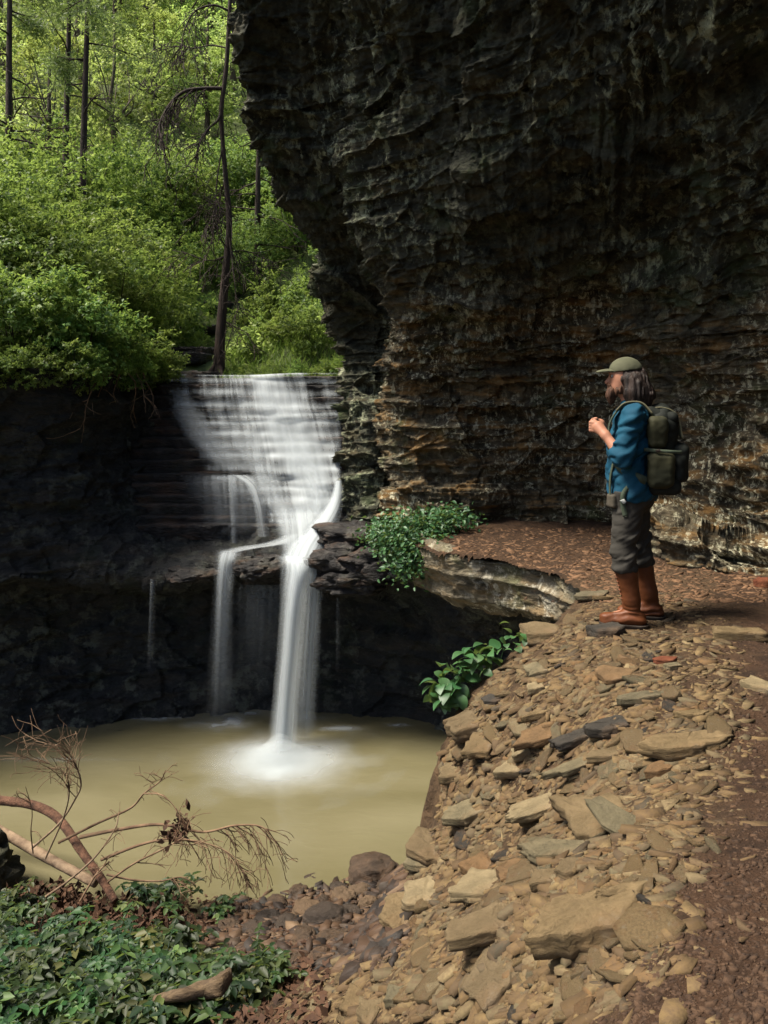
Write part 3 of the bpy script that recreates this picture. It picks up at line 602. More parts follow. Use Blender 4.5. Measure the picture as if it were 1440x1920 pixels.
# foam where the column lands
fx, fy = np.meshgrid(np.linspace(-1.7, 1.7, 150), np.linspace(-1.5, 1.5, 130), indexing='ij')
c0 = PZ(524, 1428, -2.6)
for L, (hgt, rad, dn) in enumerate([(0.012, 0.60, 0.95), (0.10, 0.46, 0.30), (0.15, 0.38, 0.28), (0.21, 0.30, 0.22), (0.28, 0.22, 0.16)]):
    r = np.hypot(fx, fy * 1.25); th = np.arctan2(fy, fx)
    wob = 1 + 0.15 * fbm(np.stack([np.cos(th) * 1.5, np.sin(th) * 1.5, 0 * th + L], -1), 3, 90)
    e = np.exp(-(r / (rad * wob)) ** 2)
    nn = 0.5 + 0.5 * fbm(np.stack([fx * 3 + L, fy * 3, 0 * fx], -1), 4, 91)
    e = np.clip(e - 0.05, 0, 1) / 0.95; d = dn * e * (0.75 + 0.5 * nn)
    if L == 0: d = d + 0.16 * np.exp(-(r / 1.1) ** 2) * sstep(0.45, 0.75, nn)
    v = np.stack([fx, fy, 0.012 + 0.004 * L + hgt * np.exp(-(r / (rad * 1.1)) ** 2)], -1) + c0
    part_water('foam' if L == 0 else 'spray', v, grid_faces(150, 130, (r[:-1, :-1] < 1.45 if L == 0 else r[:-1, :-1] < rad * 2.5)), d)
for (px, py, rx, ry, dn) in ((408, 1356, 0.32, 0.2, 0.6), (300, 1345, 0.5, 0.10, 0.36), (470, 1338, 0.6, 0.08, 0.34), (640, 1366, 0.35, 0.07, 0.38), (60, 1425, 0.9, 0.05, 0.24), (745, 1360, 0.15, 0.05, 0.3), (575, 1345, 0.3, 0.08, 0.25)):
    sx, sy = np.meshgrid(np.linspace(-1, 1, 50), np.linspace(-1, 1, 30), indexing='ij'); c = PZ(px, py, -2.6)
    nn = 0.5 + 0.5 * fbm(np.stack([sx * rx * 9, sy * ry * 16, 0 * sx + px], -1), 4, 93)
    d = dn * np.exp(-3.2 * (sx ** 2 + sy ** 2)) * (0.3 + 1.2 * sstep(0.35, 0.7, nn)) * (1 - np.clip(sx ** 2 + sy ** 2, 0, 1) ** 2)
    v = np.stack([sx * rx * 1.8, sy * ry * 1.8, 0 * sx + 0.006], -1) + c
    part_water('foam_streak', v, grid_faces(50, 30), d)

# ------------------------------------------------------------------ stones
def rock_blob(seed, sub=3, squash=(1, 0.8, 0.6), rough=0.25, strat=0.0):
    import bmesh
    bm = bmesh.new(); bmesh.ops.create_icosphere(bm, subdivisions=sub, radius=1.0)
    v = np.array([w.co[:] for w in bm.verts]); f = np.array([[w.index for w in q.verts] for q in bm.faces]); bm.free()
    n = fbm(v * 1.1 + seed * 7.7, 3, seed); n2 = fbm(v * 3.5 + seed, 3, seed + 3)
    c = _h(*[np.floor(v[:, i] * 1.4 + seed) for i in range(3)], seed)
    v = v * (1 + rough * (n * 1.3 + 0.3 * n2 + 0.25 * (c - 0.5)))[:, None]
    v = np.sign(v) * np.abs(v) ** 0.85 * np.array(squash)
    if strat:
        o1, c1 = blocks(v * [2.2, 2.2, 5.0] / np.array(squash).max() * 1.0 + seed, seed); nn_ = v / (np.linalg.norm(v, axis=1, keepdims=True) + 1e-9); v = v + nn_ * (strat * np.array(squash).min() * (o1 - 0.3 * c1))[:, None]
    return v, f
def slab(seed, npts=9, rings=4, aspect=0.6, thick=0.16, ang=0.35, corners=None):
    """flat irregular plate with straight broken edges and layered rim; unit half width"""
    g_ = np.random.default_rng(seed); nc = corners or int(g_.integers(4, 7))
    base = np.sort((np.arange(nc) + g_.uniform(-0.27, 0.27, nc)) / nc * 2 * np.pi) + g_.uniform(0, 0.5)
    cp = np.c_[np.cos(base), np.sin(base)] * g_.uniform(0.85, 1.2, nc)[:, None]
    per = max(1, npts // nc); rim = []
    for a_, b_ in zip(cp, np.roll(cp, -1, 0)):
        for t in np.linspace(0, 1, per, endpoint=False):
            jit = 0 if t == 0 else 0.055
            rim.append(a_ + (b_ - a_) * t + g_.normal(0, jit, 2))
    rim = np.array(rim); rim /= np.abs(rim).max(0); rim = rim * [1, aspect]; k = len(rim); h = thick; V = []
    for z, s_ in [(-0.5, 0.90), (-0.42, 0.97), (-0.05, 0.985), (0.0, 0.955), (0.32, 1.0), (0.5, 0.975)][(0 if npts > 12 else 1)::(1 if npts > 12 else 2)]:
        V.append(np.c_[rim * (s_ * (1 + g_.normal(0, 0.022, k)))[:, None], z * h + g_.normal(0, 0.045, k) * h])
    for s_ in ([0.82, 0.5] if npts > 12 else [0.6]): V.append(np.c_[rim * s_ * (1 + g_.normal(0, 0.03, k))[:, None], 0.5 * h + g_.normal(0, 0.06, k) * h])
    V.append(np.array([[0, 0, 0.5 * h]])); v = np.concatenate(V); nr = len(V) - 1; F_ = []
    for r in range(nr - 1):
        for j in range(k): F_.append([r * k + j, r * k + (j + 1) % k, (r + 1) * k + (j + 1) % k, (r + 1) * k + j])
    for j in range(k): F_.append([(nr - 1) * k + j, (nr - 1) * k + (j + 1) % k, nr * k])
    F_.append(list(range(k))[::-1])
    return v, F_
def place_flat(o, p, yaw, tilt=(0, 0), lift=0.0, follow=0.8):
    n = gnormal(p[0], p[1]); n = Vector((n.x * follow, n.y * follow, 1)).normalized()
    q = n.to_track_quat('Z', 'Y').to_matrix() if False else Vector((0, 0, 1)).rotation_difference(n).to_matrix()
    mrot = q @ Matrix.Rotation(yaw, 3, 'Z') @ Matrix.Rotation(tilt[0], 3, 'X') @ Matrix.Rotation(tilt[1], 3, 'Y')
    o.rotation_euler = mrot.to_euler(); o.location = (p[0], p[1], p[2] + lift)
SL = [ # px, py, width px, height px, yaw deg, thickness m, material, tilt(x,y) deg, name, label
 (1112, 1738, 232, 86, 4, 0.060, 'stone', (0, -3), 'largest flat rectangular tan slab in the foreground, dark broken front edge'),
 (925, 1741, 152, 46, 2, 0.034, 'stone', (0, 0), 'tan slab lying left against the largest foreground slab'),
 (926, 1848, 128, 92, -38, 0.030, 'stone', (10, -22), 'tilted pointed slab at the bottom with its dark left edge raised'),
 (911, 1667, 118, 44, 6, 0.034, 'stone_pale', (0, 0), 'pale lichen-spotted slab above the tan slab by the largest one'),
 (797, 1686, 78, 46, -20, 0.035, 'stone_pale', (0, 5), 'pale roundish slab on the rim above the creek stones'),
 (760, 1716, 78, 46, -14, 0.035, 'stone', (0, 8), 'lowest tan slab on the rim beside the creek stones'),
 (1118, 1548, 118, 92, 38, 0.045, 'stone', (0, -6), 'broad brown slab lying obliquely in the middle of the slope'),
 (1176, 1556, 66, 62, 42, 0.018, 'stone_grey', (18, 0), 'thin grey plate leaning on the oblique brown slab'),
 (1050, 1603, 134, 30, -6, 0.030, 'stone_grey', (0, 4), 'long grey slab just below the oblique brown slab'),
 (1020, 1515, 132, 24, 2, 0.026, 'stone_pale', (4, 0), 'thin pale bar-shaped slab left of the oblique brown slab'),
 (1092, 1440, 138, 18, 4, 0.022, 'stone_grey', (4, 0), 'thin greenish blade-like slab across the upper slope'),
 (1287, 1406, 148, 46, -3, 0.045, 'stone', (0, 0), 'widest tan slab at the edge of the bare path soil'),
 (1088, 1388, 98, 24, 4, 0.030, 'stone_dark', (0, 0), 'dark slab above the greenish blade-like slab'),
 (1146, 1368, 90, 30, -3, 0.035, 'stone_dark', (0, 0), 'dark brown slab behind the dark slab on the upper slope'),
 (1020, 1385, 110, 38, 16, 0.03, 'stone_orange', (0, 0), 'orange-brown slab tucked beside the dark slab'),
 (978, 1418, 48, 26, 10, 0.035, 'stone_pale', (0, 0), 'small pale block at the end of the orange-brown slab'),
 (956, 1449, 58, 34, 24, 0.035, 'stone_pale', (0, 8), 'whitish lichen chunk below the small pale block'),
 (878, 1368, 104, 44, 8, 0.06, 'stone', (0, 4), 'thick layered slab jutting from the rim over the pool'),
 (905, 1402, 80, 44, 20, 0.035, 'stone', (0, 6), 'brown slab just below the thick rim slab'),
 (878, 1528, 88, 38, 22, 0.035, 'stone_grey', (0, 0), 'grey pointed slab near the rim above the pool'),
 (802, 1596, 76, 72, 30, 0.035, 'stone', (0, 14), 'large slab leaning down the rim towards the pool'),
 (790, 1622, 58, 40, 24, 0.03, 'stone_grey', (0, 10), 'grey slab under the large leaning rim slab'),
 (1149, 1270, 58, 40, -30, 0.03, 'stone_orange', (6, 0), 'bright orange-tan slab below the hiker'),
 (1006, 1266, 36, 34, 50, 0.04, 'stone_grey', (0, -12), 'grey-green block standing near the rim below the hiker'),
 (1004, 1297, 38, 30, 40, 0.03, 'stone_pale', (0, 0), 'pale chip just below the grey-green block'),
 (1012, 1196, 66, 42, 24, 0.07, 'stone', (0, 6), 'smooth brown rock on the rim in front of the ledge'),
 (1136, 1188, 58, 26, -4, 0.05, 'stone_dark', (0, 0), 'dark slate lump right below the hiker boot'),
 (1205, 1314, 92, 20, -2, 0.028, 'stone_grey', (0, 0), 'long grey slab near the path below the hiker'),
 (1422, 1293, 56, 40, -36, 0.03, 'stone_pale', (0, 0), 'pale slab at the right edge of the picture'),
 (1385, 1198, 92, 26, 18, 0.05, 'stone', (0, 0), 'long bar of rock beside the path right of the hiker'),
 (895, 1632, 48, 50, 60, 0.045, 'stone_orange', (0, -8), 'yellowish upright block above the lichen-spotted slab'),
 (1072, 1638, 52, 28, 0, 0.025, 'stone', (0, 0), 'small tan plate below the long grey slab'),
 (1172, 1682, 112, 22, 3, 0.025, 'stone', (0, 0), 'thin plate right behind the largest foreground slab'),
 (1248, 1242, 40, 14, 10, 0.022, 'stone_red', (0, 0), 'small brick-red stone near the hiker'),
 (1262, 1252, 32, 12, 4, 0.02, 'stone_grey', (0, 0), 'small grey flake touching the brick-red stone'),
 (1431, 1097, 34, 20, -10, 0.05, 'stone_red', (0, 0), 'reddish stone at the right edge by the wall'),
 (928, 1313, 40, 20, 24, 0.022, 'stone_dark', (0, 0), 'dark grey flake on the rim above the thick layered slab'),
 (662, 1888, 42, 34, 10, 0.03, 'stone', (0, 0), 'tan stone at the bottom edge left of the tilted slab'),
 (696, 1910, 48, 30, -12, 0.03, 'stone', (0, 0), 'second tan stone at the bottom edge left of the tilted slab'),
 (745, 1878, 44, 26, 20, 0.03, 'stone_grey', (0, 0), 'grey stone at the bottom between tan stones and tilted slab'),
 (1010, 1345, 60, 22, 8, 0.03, 'stone', (0, 0), 'tan plate left of the dark brown slab'),
 (1300, 1345, 60, 18, -6, 0.025, 'stone', (0, 0), 'flat plate on the path above the widest tan slab'),
 (1140, 1420, 70, 22, -12, 0.025, 'stone', (0, 0), 'tan plate under the dark slab, right of the blade'),
 (1240, 1450, 60, 26, 14, 0.03, 'stone_orange', (0, 0), 'orange plate below the widest tan slab'),
 (850, 1455, 56, 40, 30, 0.04, 'stone', (0, 10), 'tan wedge on the rim halfway above the pool'),
 (965, 1640, 60, 30, -16, 0.03, 'stone_orange', (0, 0), 'orange wedge right of the lichen-spotted slab'),
 (1020, 1655, 52, 26, 10, 0.025, 'stone', (0, 0), 'tan wedge between the orange wedge and the small tan plate'),
 (1110, 1120, 60, 18, 12, 0.03, 'stone_grey', (0, 0), 'mossy grey flake beside the hiker boot'),
]
for i, (px, py, w, h, yaw, th, mt, tl, lab) in enumerate(SL):
    p = hit(px, py); d = p[1]; W = w / F * d
    sv = (CAMZ - p[2]) / math.hypot(d, CAMZ - p[2]); n = gnormal(p[0], p[1]); vdir = Vector((-p[0], -p[1], CAMZ - p[2])).normalized(); sv = max(0.28, vdir.dot(n))
    Ln = max(0.25 * W, (h / F * d - th * 0.75) / sv)
    hw, hl = W / 2, Ln / 2
    if abs(yaw) > 25: hw, hl = hw * 1.0, hl * 0.8
    v, f = slab(500 + i, 30 if w > 70 else 16, 5, 1.0, 1.0, 0.3, 4 if i in (0, 6) else None)
    big = max(hw, hl)
    nn = fbm(v * [hw, hl, 0.2] * 16 + i, 3, 33) * 0.07
    v = v * [hw * 1.22, hl * 1.2, th * 1.35]; v[:, 2] += nn * th * (v[:, 2] > 0.1 * th)
    o = obj('rock_slab', mesh('rock_slab', v, f, M[mt], False)); place_flat(o, p, R(yaw * 0.6), (R(tl[0]), R(tl[1])), th * 0.30 + 0.015 * W, 0.38)
    tag(o, lab, 'rock', 'flat slabs on the stony slope')
# small loose flakes: individuals + the uncountable rest
flake = {}
for mt in ('stone', 'stone_grey', 'stone_dark', 'stone_orange', 'stone_pale'):
    flake[mt] = []
    for q in range(5):
        v, f = slab(900 + q, 11, 4, 0.42 + 0.07 * q, 0.22 + 0.04 * q, 0.42); flake[mt].append(mesh('shale_flake', v, f, M[mt], False))
scree_poly = np.array([(500, 1915), (640, 1790), (705, 1705), (765, 1615), (822, 1535), (830, 1450), (845, 1375), (895, 1295), (970, 1228), (1060, 1165), (1105, 1120), (1250, 1110), (1440, 1180), (1440, 1920)], float)
def inpoly(x, y, poly):
    c = np.zeros(np.shape(x), bool); n = len(poly)
    for i in range(n):
        x0, y0 = poly[i]; x1, y1 = poly[(i + 1) % n]
        c ^= ((y0 > y) != (y1 > y)) & (x < (x1 - x0) * (y - y0) / (y1 - y0 + 1e-9) + x0)
    return c
def bare(px, py):                                   # how much of the spot is trodden soil
    e = np.interp(py, [1100, 1200, 1350, 1500, 1650, 1800, 1920], [1290, 1320, 1370, 1320, 1240, 1200, 1070]); return sstep(-110, 110, px - e)
spots = []
while len(spots) < 285:
    px, py = rng.uniform(520, 1440), 1115 + 800 * rng.uniform() ** 1.15
    if not inpoly(np.array(px), np.array(py), scree_poly) or rng.uniform() < 0.965 * bare(px, py): continue
    p = hit(px, py); s = rng.lognormal(math.log(0.047), 0.36)
    if any((abs(p[0] - b[0][0]) + abs(p[1] - b[0][1])) < 0.5 * (s + b[1]) for b in spots): continue
    spots.append((p, s))
for i, (p, s) in enumerate(spots):
    mt = rng.choice(['stone', 'stone', 'stone', 'stone_grey', 'stone_dark', 'stone_orange', 'stone_pale'], p=[.3, .2, .14, .16, .08, .06, .06])
    o = obj('shale_flake', flake[mt][rng.integers(5)]); s2 = s * rng.uniform(0.8, 1.25)
    o.scale = (s2 * 1.25, s2 * rng.uniform(0.8, 1.3), s2 * rng.uniform(0.5, 1.1)); place_flat(o, p, rng.uniform(0, 6.28), (rng.normal(0, .2), rng.normal(0, .2)), s * 0.10)
    fx_, fy_ = topix(p); where = 'near the hiker boots' if fy_ < 1260 else 'along the rim above the pool' if edge_sd(p[None, 0], p[None, 1])[0] > -0.35 else 'around the largest foreground slab' if fy_ > 1640 and fx_ > 960 else 'at the bottom left of the slope' if fy_ > 1640 else 'at the edge of the trodden soil' if bare(fx_, fy_) > 0.15 else 'in the middle of the stony slope'
    tag(o, 'small loose shale flake, one of many alike ' + where, 'rock', 'small shale flakes on the slope')
def chips(P_, smin, smax, seed, thin=0.3, asp=0.55):
    g_ = np.random.default_rng(seed); var = []; n = len(P_)
    for q in range(10):
        k = 5; th = np.sort((np.arange(k) + g_.uniform(-.45, .45, k)) / k * 6.283); rim = np.c_[np.cos(th), np.sin(th) * asp] * g_.choice([.55, .8, 1.0, 1.3], k)[:, None]
        v = np.r_[np.c_[rim * 1.0, np.full(k, -.3)], np.c_[rim * 1.0 + g_.normal(0, .03, (k, 2)), thin + g_.uniform(-.06, .06, k)]]
        f = np.array([[j, (j + 1) % k, k + (j + 1) % k, k + j] for j in range(k)] + [[k, k + 1, k + 2, k + 3], [k, k + 3, k + 4, k + 4]]); var.append(v)
    var = np.array(var)[g_.integers(0, 10, n)]; sz = np.exp(g_.uniform(math.log(smin), math.log(smax), n)); sz = np.where(g_.uniform(size=n) < 0.5, smin * (sz / smin) ** 0.6, sz)
    v = var * np.stack([sz * 1.25, sz * g_.uniform(.55, 1.1, n), sz * g_.uniform(.4, 1.1, n)], -1)[:, None]
    a_ = g_.normal(0, 0.6, n); tx, ty = g_.normal(0, .2, n), g_.normal(0, .2, n); x, y, z = v[..., 0], v[..., 1], v[..., 2]
    z = z + tx[:, None] * x + ty[:, None] * y; ca, sa = np.cos(a_)[:, None], np.sin(a_)[:, None]; x, y = ca * x - sa * y, sa * x + ca * y
    e = 0.05; px_, py_ = P_[:, 0], P_[:, 1]; gx_ = (gz_at(px_ + e, py_) - gz_at(px_ - e, py_)) / (2 * e); gy_ = (gz_at(px_, py_ + e) - gz_at(px_, py_ - e)) / (2 * e)
    z = z + 0.55 * np.clip(gx_, -.8, .8)[:, None] * x + 0.55 * np.clip(gy_, -.8, .8)[:, None] * y
    v = np.stack([x, y, z], -1) + P_[:, None]; m_ = v.shape[1]
    return v.reshape(-1, 3), (f[None] + (np.arange(n) * m_)[:, None, None]).reshape(-1, 4), np.repeat(g_.uniform(size=n), m_)
def chip_mat():
    m = MT('shale_chips'); c = m.ramp(m.attr('tint'), [(0, (0.05833, 0.03548, 0.01486)), (0.25, (0.105, 0.06719, 0.02889)), (0.45, (0.1371, 0.09408, 0.04128)), (0.62, (0.08166, 0.06719, 0.03715)), (0.75, (0.1167, 0.06451, 0.02476)), (0.9, (0.035, 0.02957, 0.01982)), (1, (0.1749, 0.129, 0.06398))])
    c = m.mix(m.ramp(m.noise(40, 6, 0.72), [(0.36, 0.8), (0.62, 0)]), c, (0.07, 0.045, 0.025))
    return m.end(m.pbsdf(c, 0.9, m.bump(m.noise(70, 4, 0.6), 0.5, 0.006), 0.25))
M['chip'] = chip_mat()
g_ = np.random.default_rng(11)
px, py = g_.uniform(480, 1460, 60000), 1105 + 830 * g_.uniform(size=60000) ** 1.2
k = inpoly(px, py, scree_poly) & (g_.uniform(size=60000) > 0.985 * bare(px, py)); q = hits(px[k], py[k])
v, f, t = chips(q[:15000], 0.006, 0.055, 11, 0.16, 0.62)
o = obj('shale_scree', tmesh('shale_scree', v, f, M['chip'], False, {'tint': t})); tag(o, 'carpet of tiny shale chips covering the stony slope', 'gravel', kind='stuff')
px, py = g_.uniform(960, 1460, 30000), g_.uniform(1120, 1930, 30000); k = g_.uniform(size=30000) < 0.15 + 0.85 * bare(px, py); q = hits(px[k], py[k])[:4200]
v, f, t = chips(q, 0.0025, 0.014, 15, 0.45, 0.85)
M['clod'] = simple('soil_crumbs', (0.018, 0.009, 0.005), (0.07, 0.039, 0.021), 30, 0.95, 0.5, 0.006)
o = obj('soil_crumbs', tmesh('soil_crumbs', v, f, M['clod'], False)); tag(o, 'loose crumbs of reddish brown soil on the trodden path', 'soil', kind='stuff')
px, py = g_.uniform(800, 1440, 5000), g_.uniform(990, 1130, 5000); q = hits(px, py); q = q[edge_sd(q[:, 0], q[:, 1]) < -0.03]
v, f, t = chips(q[:3000], 0.010, 0.045, 12, 0.15)
M['litter'] = simple('brown_litter', (0.0648, 0.033, 0.0156), (0.1512, 0.0825, 0.042), 9, 0.9, 0.4, 0.01)
o = obj('ledge_litter', tmesh('ledge_litter', v, f, M['litter'], False)); tag(o, 'brown leaf and chip litter on the ledge path behind the hiker', 'litter', kind='stuff')

# creek stones on the shore
CS = [(578, 1708, 66, 'cobble_tan', 'big rounded tan cobble in the middle of the creek stones'), (586, 1651, 46, 'cobble', 'black wet cobble at the water edge, leftmost of the top row'), (700, 1636, 92, 'cobble', 'dark wet boulder lying in the pool edge'),
 (676, 1669, 48, 'cobble_tan', 'tan cobble nearest the dark wet boulder'), (645, 1681, 52, 'cobble_tan', 'tan cobble left of the one by the dark boulder'), (614, 1725, 82, 'cobble', 'long grey cobble right below the big tan cobble'),
 (636, 1662, 34, 'cobble', 'small dark cobble between black and tan cobbles'), (560, 1672, 44, 'cobble', 'dark cobble just below the black wet cobble'), (520, 1690, 40, 'cobble', 'brown cobble at the shore left of the big tan cobble'),
 (540, 1730, 56, 'cobble', 'dark brown cobble left below the big tan cobble'), (502, 1722, 48, 'cobble', 'wet dark cobble at the left of the creek stones'), (570, 1760, 58, 'cobble', 'red-brown cobble low in the creek stones'),
 (624, 1756, 58, 'cobble', 'grey cobble beneath the long grey cobble'), (660, 1712, 46, 'cobble', 'brown cobble near the foot of the rim'), (690, 1692, 40, 'cobble_tan', 'tan cobble at the foot of the rim slabs'),
 (475, 1745, 52, 'cobble', 'dark cobble under the creeping leaves'), (600, 1790, 48, 'cobble', 'lowest dark cobble next to the green plants'), (650, 1752, 34, 'cobble', 'small brown cobble right of the grey one'), (720, 1662, 40, 'cobble', 'dark cobble between the boulder and the rim'),
 (430, 1735, 42, 'cobble', 'dark cobble at the far left of the creek stones'), (605, 1690, 34, 'cobble', 'small wet cobble behind the big tan cobble'), (558, 1795, 40, 'cobble', 'dark stone half hidden by green leaves')]
for i, (px, py, w, mt, lab) in enumerate(CS):
    p = hit(px, py + 6); s = w / F * p[1] / 2; v, f = rock_blob(40 + i, 4, (1.0, 0.72, 0.40 + 0.1 * (i % 3)), 0.26, 0.22)
    o = obj('creek_stone', mesh('creek_stone', v * s, f, M[mt], False), None, (p[0], p[1], p[2] + 0.12 * s), (0.1, 0.05, (i * 1.7) % 3.1 - 1.5 if w < 60 else (i % 3 - 1) * 0.25)); tag(o, lab, 'stone', 'creek stones on the shore')
px, py = g_.uniform(330, 760, 6000), g_.uniform(1630, 1830, 6000); k = (px + 0.9 * (py - 1630) < 890 + g_.normal(0, 25, 6000)) & (py > 1690 - (px - 430) * 0.2) & (g_.uniform(size=6000) < sstep(330, 470, px + g_.normal(0, 20, 6000)) * sstep(1830, 1760, py))
v, f, t = chips(hits(px[k], py[k])[:2600], 0.018, 0.075, 14, 0.55, 0.8)
def gravel_mat():
    m = MT('shore_gravel'); c = m.ramp(m.attr('tint'), [(0, (0.012, 0.010, 0.009)), (0.3, (0.045, 0.025, 0.014)), (0.5, (0.022, 0.02, 0.018)), (0.7, (0.085, 0.05, 0.027)), (0.85, (0.035, 0.018, 0.010)), (1, (0.13, 0.085, 0.05))])
    return m.end(m.pbsdf(c, 0.7, m.bump(m.noise(50, 4, 0.6), 0.5, 0.008), 0.25))
M['gravel'] = gravel_mat()
o = obj('shore_gravel', tmesh('shore_gravel', v, f, M['gravel'], False, {'tint': t})); tag(o, 'dark wet gravel between the creek stones', 'gravel', kind='stuff')

# mossy boulder at the left edge
p = hit(-20, 1660); v, f = rock_blob(77, 4, (0.30, 0.3, 0.30), 0.3, 0.5)
M['mossrock'] = rock_mat('mossy_rock', (0.02, 0.022, 0.012), (0.07, 0.065, 0.045), (0.08, 0.06, 0.03), (0.10, 0.11, 0.06), (0.05, 0.075, 0.018), 0.3, 0.3, 1.0)
o = obj('boulder', mesh('boulder', v, f, M['mossrock']), None, (p[0] - 0.12, p[1], p[2] + 0.06)); tag(o, 'mossy boulder at the left edge beside the fallen logs', 'boulder')
# smooth wet rocks beside the plunge lip, parts of the basin
for i, (px, py, d, sx, sy, sz, mt) in enumerate([(665, 1005, 9.6, .52, .4, .16, 'wet'), (640, 1050, 9.45, .42, .4, .22, 'wet'), (700, 1058, 9.25, .5, .4, .22, 'wet'), (660, 1085, 9.3, .4, .4, .16, 'wet'), (490, 1062, 9.62, .36, .36, .17, 'wet'), (360, 1072, 9.62, .36, .4, .09, 'wet'), (455, 1050, 9.7, .3, .3, .1, 'wet'), (540, 1072, 9.7, .3, .3, .15, 'wet')]):
    v, f = rock_blob(140 + i, 5, (sx, sy, sz), 0.25, 0.5); p = P(px, py, d) - np.array(basin.location)
    obj('boulder', mesh('boulder', v, f, M[mt], False), basin, tuple(p), (0, 0, 0.3 * (i % 3 - 1)))

# ------------------------------------------------------------------ hillside behind
hx, hy = np.meshgrid(np.linspace(-45, 16, 200), np.linspace(8.0, 62, 180), indexing='ij')
def hill_z(x, y):
    xs = -3.2 - 0.13 * (y - 12); base = 1.95 + 0.12 * np.maximum(y - 12, 0) + 0.62 * np.maximum(y - 17, 0)
    l = np.maximum(xs - 0.7 - x, 0); r = np.maximum(x - xs - 1.0, 0)
    z = base + 0.42 * l + 0.16 * np.minimum(r, 3) + 0.5 * np.maximum(r - 3, 0)
    p = np.stack([x, y, 0 * x], -1) if np.ndim(x) else np.array([x, y, 0.0])
    return z + 0.35 * fbm(p * 0.35, 3, 200)
rim_y = np.interp(hx, [-9, -5.8, -4.5, -3.8, -3.45, -3.25, -1.0, 1], [8.0, 9.0, 9.05, 9.6, 11.2, 12.15, 12.3, 12.4])
hz = hill_z(hx, hy); rz = np.interp(hx, [-9, -4.5, -3.8, -3.1, -2.7, 2], [1.9, 1.88, 1.86, 1.7, 1.72, 1.72])
k = sstep(0, 1.6, hy - rim_y); hz = rz * (1 - k) + hz * k
hk = (hy > rim_y - 0.25)[:-1, :-1]
hill = obj('hillside', mesh('hillside', np.stack([hx, hy, hz], -1).reshape(-1, 3), grid_faces(200, 180, hk), M['hill'])); tag(hill, 'wooded hillside rising behind the waterfall', kind='structure')
def hz_at(x, y):
    ry = np.interp(x, [-9, -5.8, -4.5, -3.8, -3.45, -3.25, -1.0, 1], [8.0, 9.0, 9.05, 9.6, 11.2, 12.15, 12.3, 12.4]); kk = float(sstep(0, 1.6, np.array(y - ry)))
    return float(np.interp(x, [-9, -4.5, -3.8, -3.1, -2.7, 2], [1.9, 1.88, 1.86, 1.7, 1.72, 1.72])) * (1 - kk) + float(hill_z(np.array(float(x)), np.array(float(y)))) * kk

# ------------------------------------------------------------------ leaves
def leaves(c, d, n, size, asp=0.55, tint=None, fold=0.18, hexa=False):
    """c centres (base of leaf), d direction, n normal, each (k,3)"""
    d = d / (np.linalg.norm(d, axis=1, keepdims=True) + 1e-9); s = np.cross(n, d); s /= np.linalg.norm(s, axis=1, keepdims=True) + 1e-9
    n = np.cross(d, s); size = np.broadcast_to(size, (len(c),))[:, None]
    t = rng.uniform(0, 1, len(c)) if tint is None else tint
    if hexa:
        L = lambda u, w: c + size * (u * d + w * asp * s + (fold * abs(w) - 0.25 * u * u) * n)
        v = np.stack([c, L(0.28, 0.46), L(0.66, 0.40), L(1.0, 0.0), L(0.66, -0.40), L(0.28, -0.46)], 1).reshape(-1, 3)
        i6 = (np.arange(len(c)) * 6)[:, None]; f = np.concatenate([i6 + [0, 1, 2, 3], i6 + [0, 3, 4, 5]]); return v, f, np.repeat(t, 6)
    v = np.stack([c, c + size * (0.42 * d + 0.5 * asp * s + fold * 0.5 * n), c + size * (d - 0.12 * n), c + size * (0.42 * d - 0.5 * asp * s + fold * 0.5 * n)], 1).reshape(-1, 3)
    f = np.arange(len(c) * 4).reshape(-1, 4)
    return v, f, np.repeat(t, 4)
def unit(n, g_): 
    v = g_.normal(size=(n, 3)); return v / np.linalg.norm(v, axis=1, keepdims=True)
def crown(seed, R3, lobes, twigs, per, size, up=0.5, hollow=0.45, mat=None, name='crown', zc=0.0, droop=0.0, asp=0.55):
    g_ = np.random.default_rng(seed); R3 = np.array(R3)
    lc = unit(lobes, g_) * g_.uniform(hollow, 0.95, (lobes, 1)) * R3; lr = g_.uniform(0.22, 0.42, lobes) * R3.mean()
    li = np.repeat(np.arange(lobes), twigs)
    tc = lc[li] + unit(len(li), g_) * (lr[li] * g_.uniform(0.3, 1, len(li)) ** 0.5)[:, None] * [1, 1, 0.7]
    td = unit(len(li), g_) * [1, 1, 0.5] + 0.7 * (tc / R3) - [0, 0, droop]
    tl = g_.uniform(2.0, 4.0, len(li)) * size
    ti = np.repeat(np.arange(len(li)), per); t = g_.uniform(0, 1, len(ti))
    td = td / np.linalg.norm(td, axis=1, keepdims=True)
    c = tc[ti] + td[ti] * (tl[ti] * t)[:, None] + g_.normal(0, 0.15, (len(ti), 3)) * size
    d = unit(len(ti), g_) + 0.8 * td[ti] + [0, 0, -0.25]; n = unit(len(ti), g_) * (1 - up) * 0.75 + np.array([-0.1, -0.1, up + 0.2]) + 0.6 * (c / R3)
    tint = np.clip(0.5 + 0.28 * g_.normal(size=len(li))[ti] + 0.15 * g_.normal(size=len(ti)), 0, 1)
    v, f, tt = leaves(c, d, n, size * g_.uniform(0.65, 1.25, len(ti)), asp, tint); v[:, 2] += zc
    return mesh(name, v, f, mat, False, {'tint': tt}), lc + [0, 0, zc]
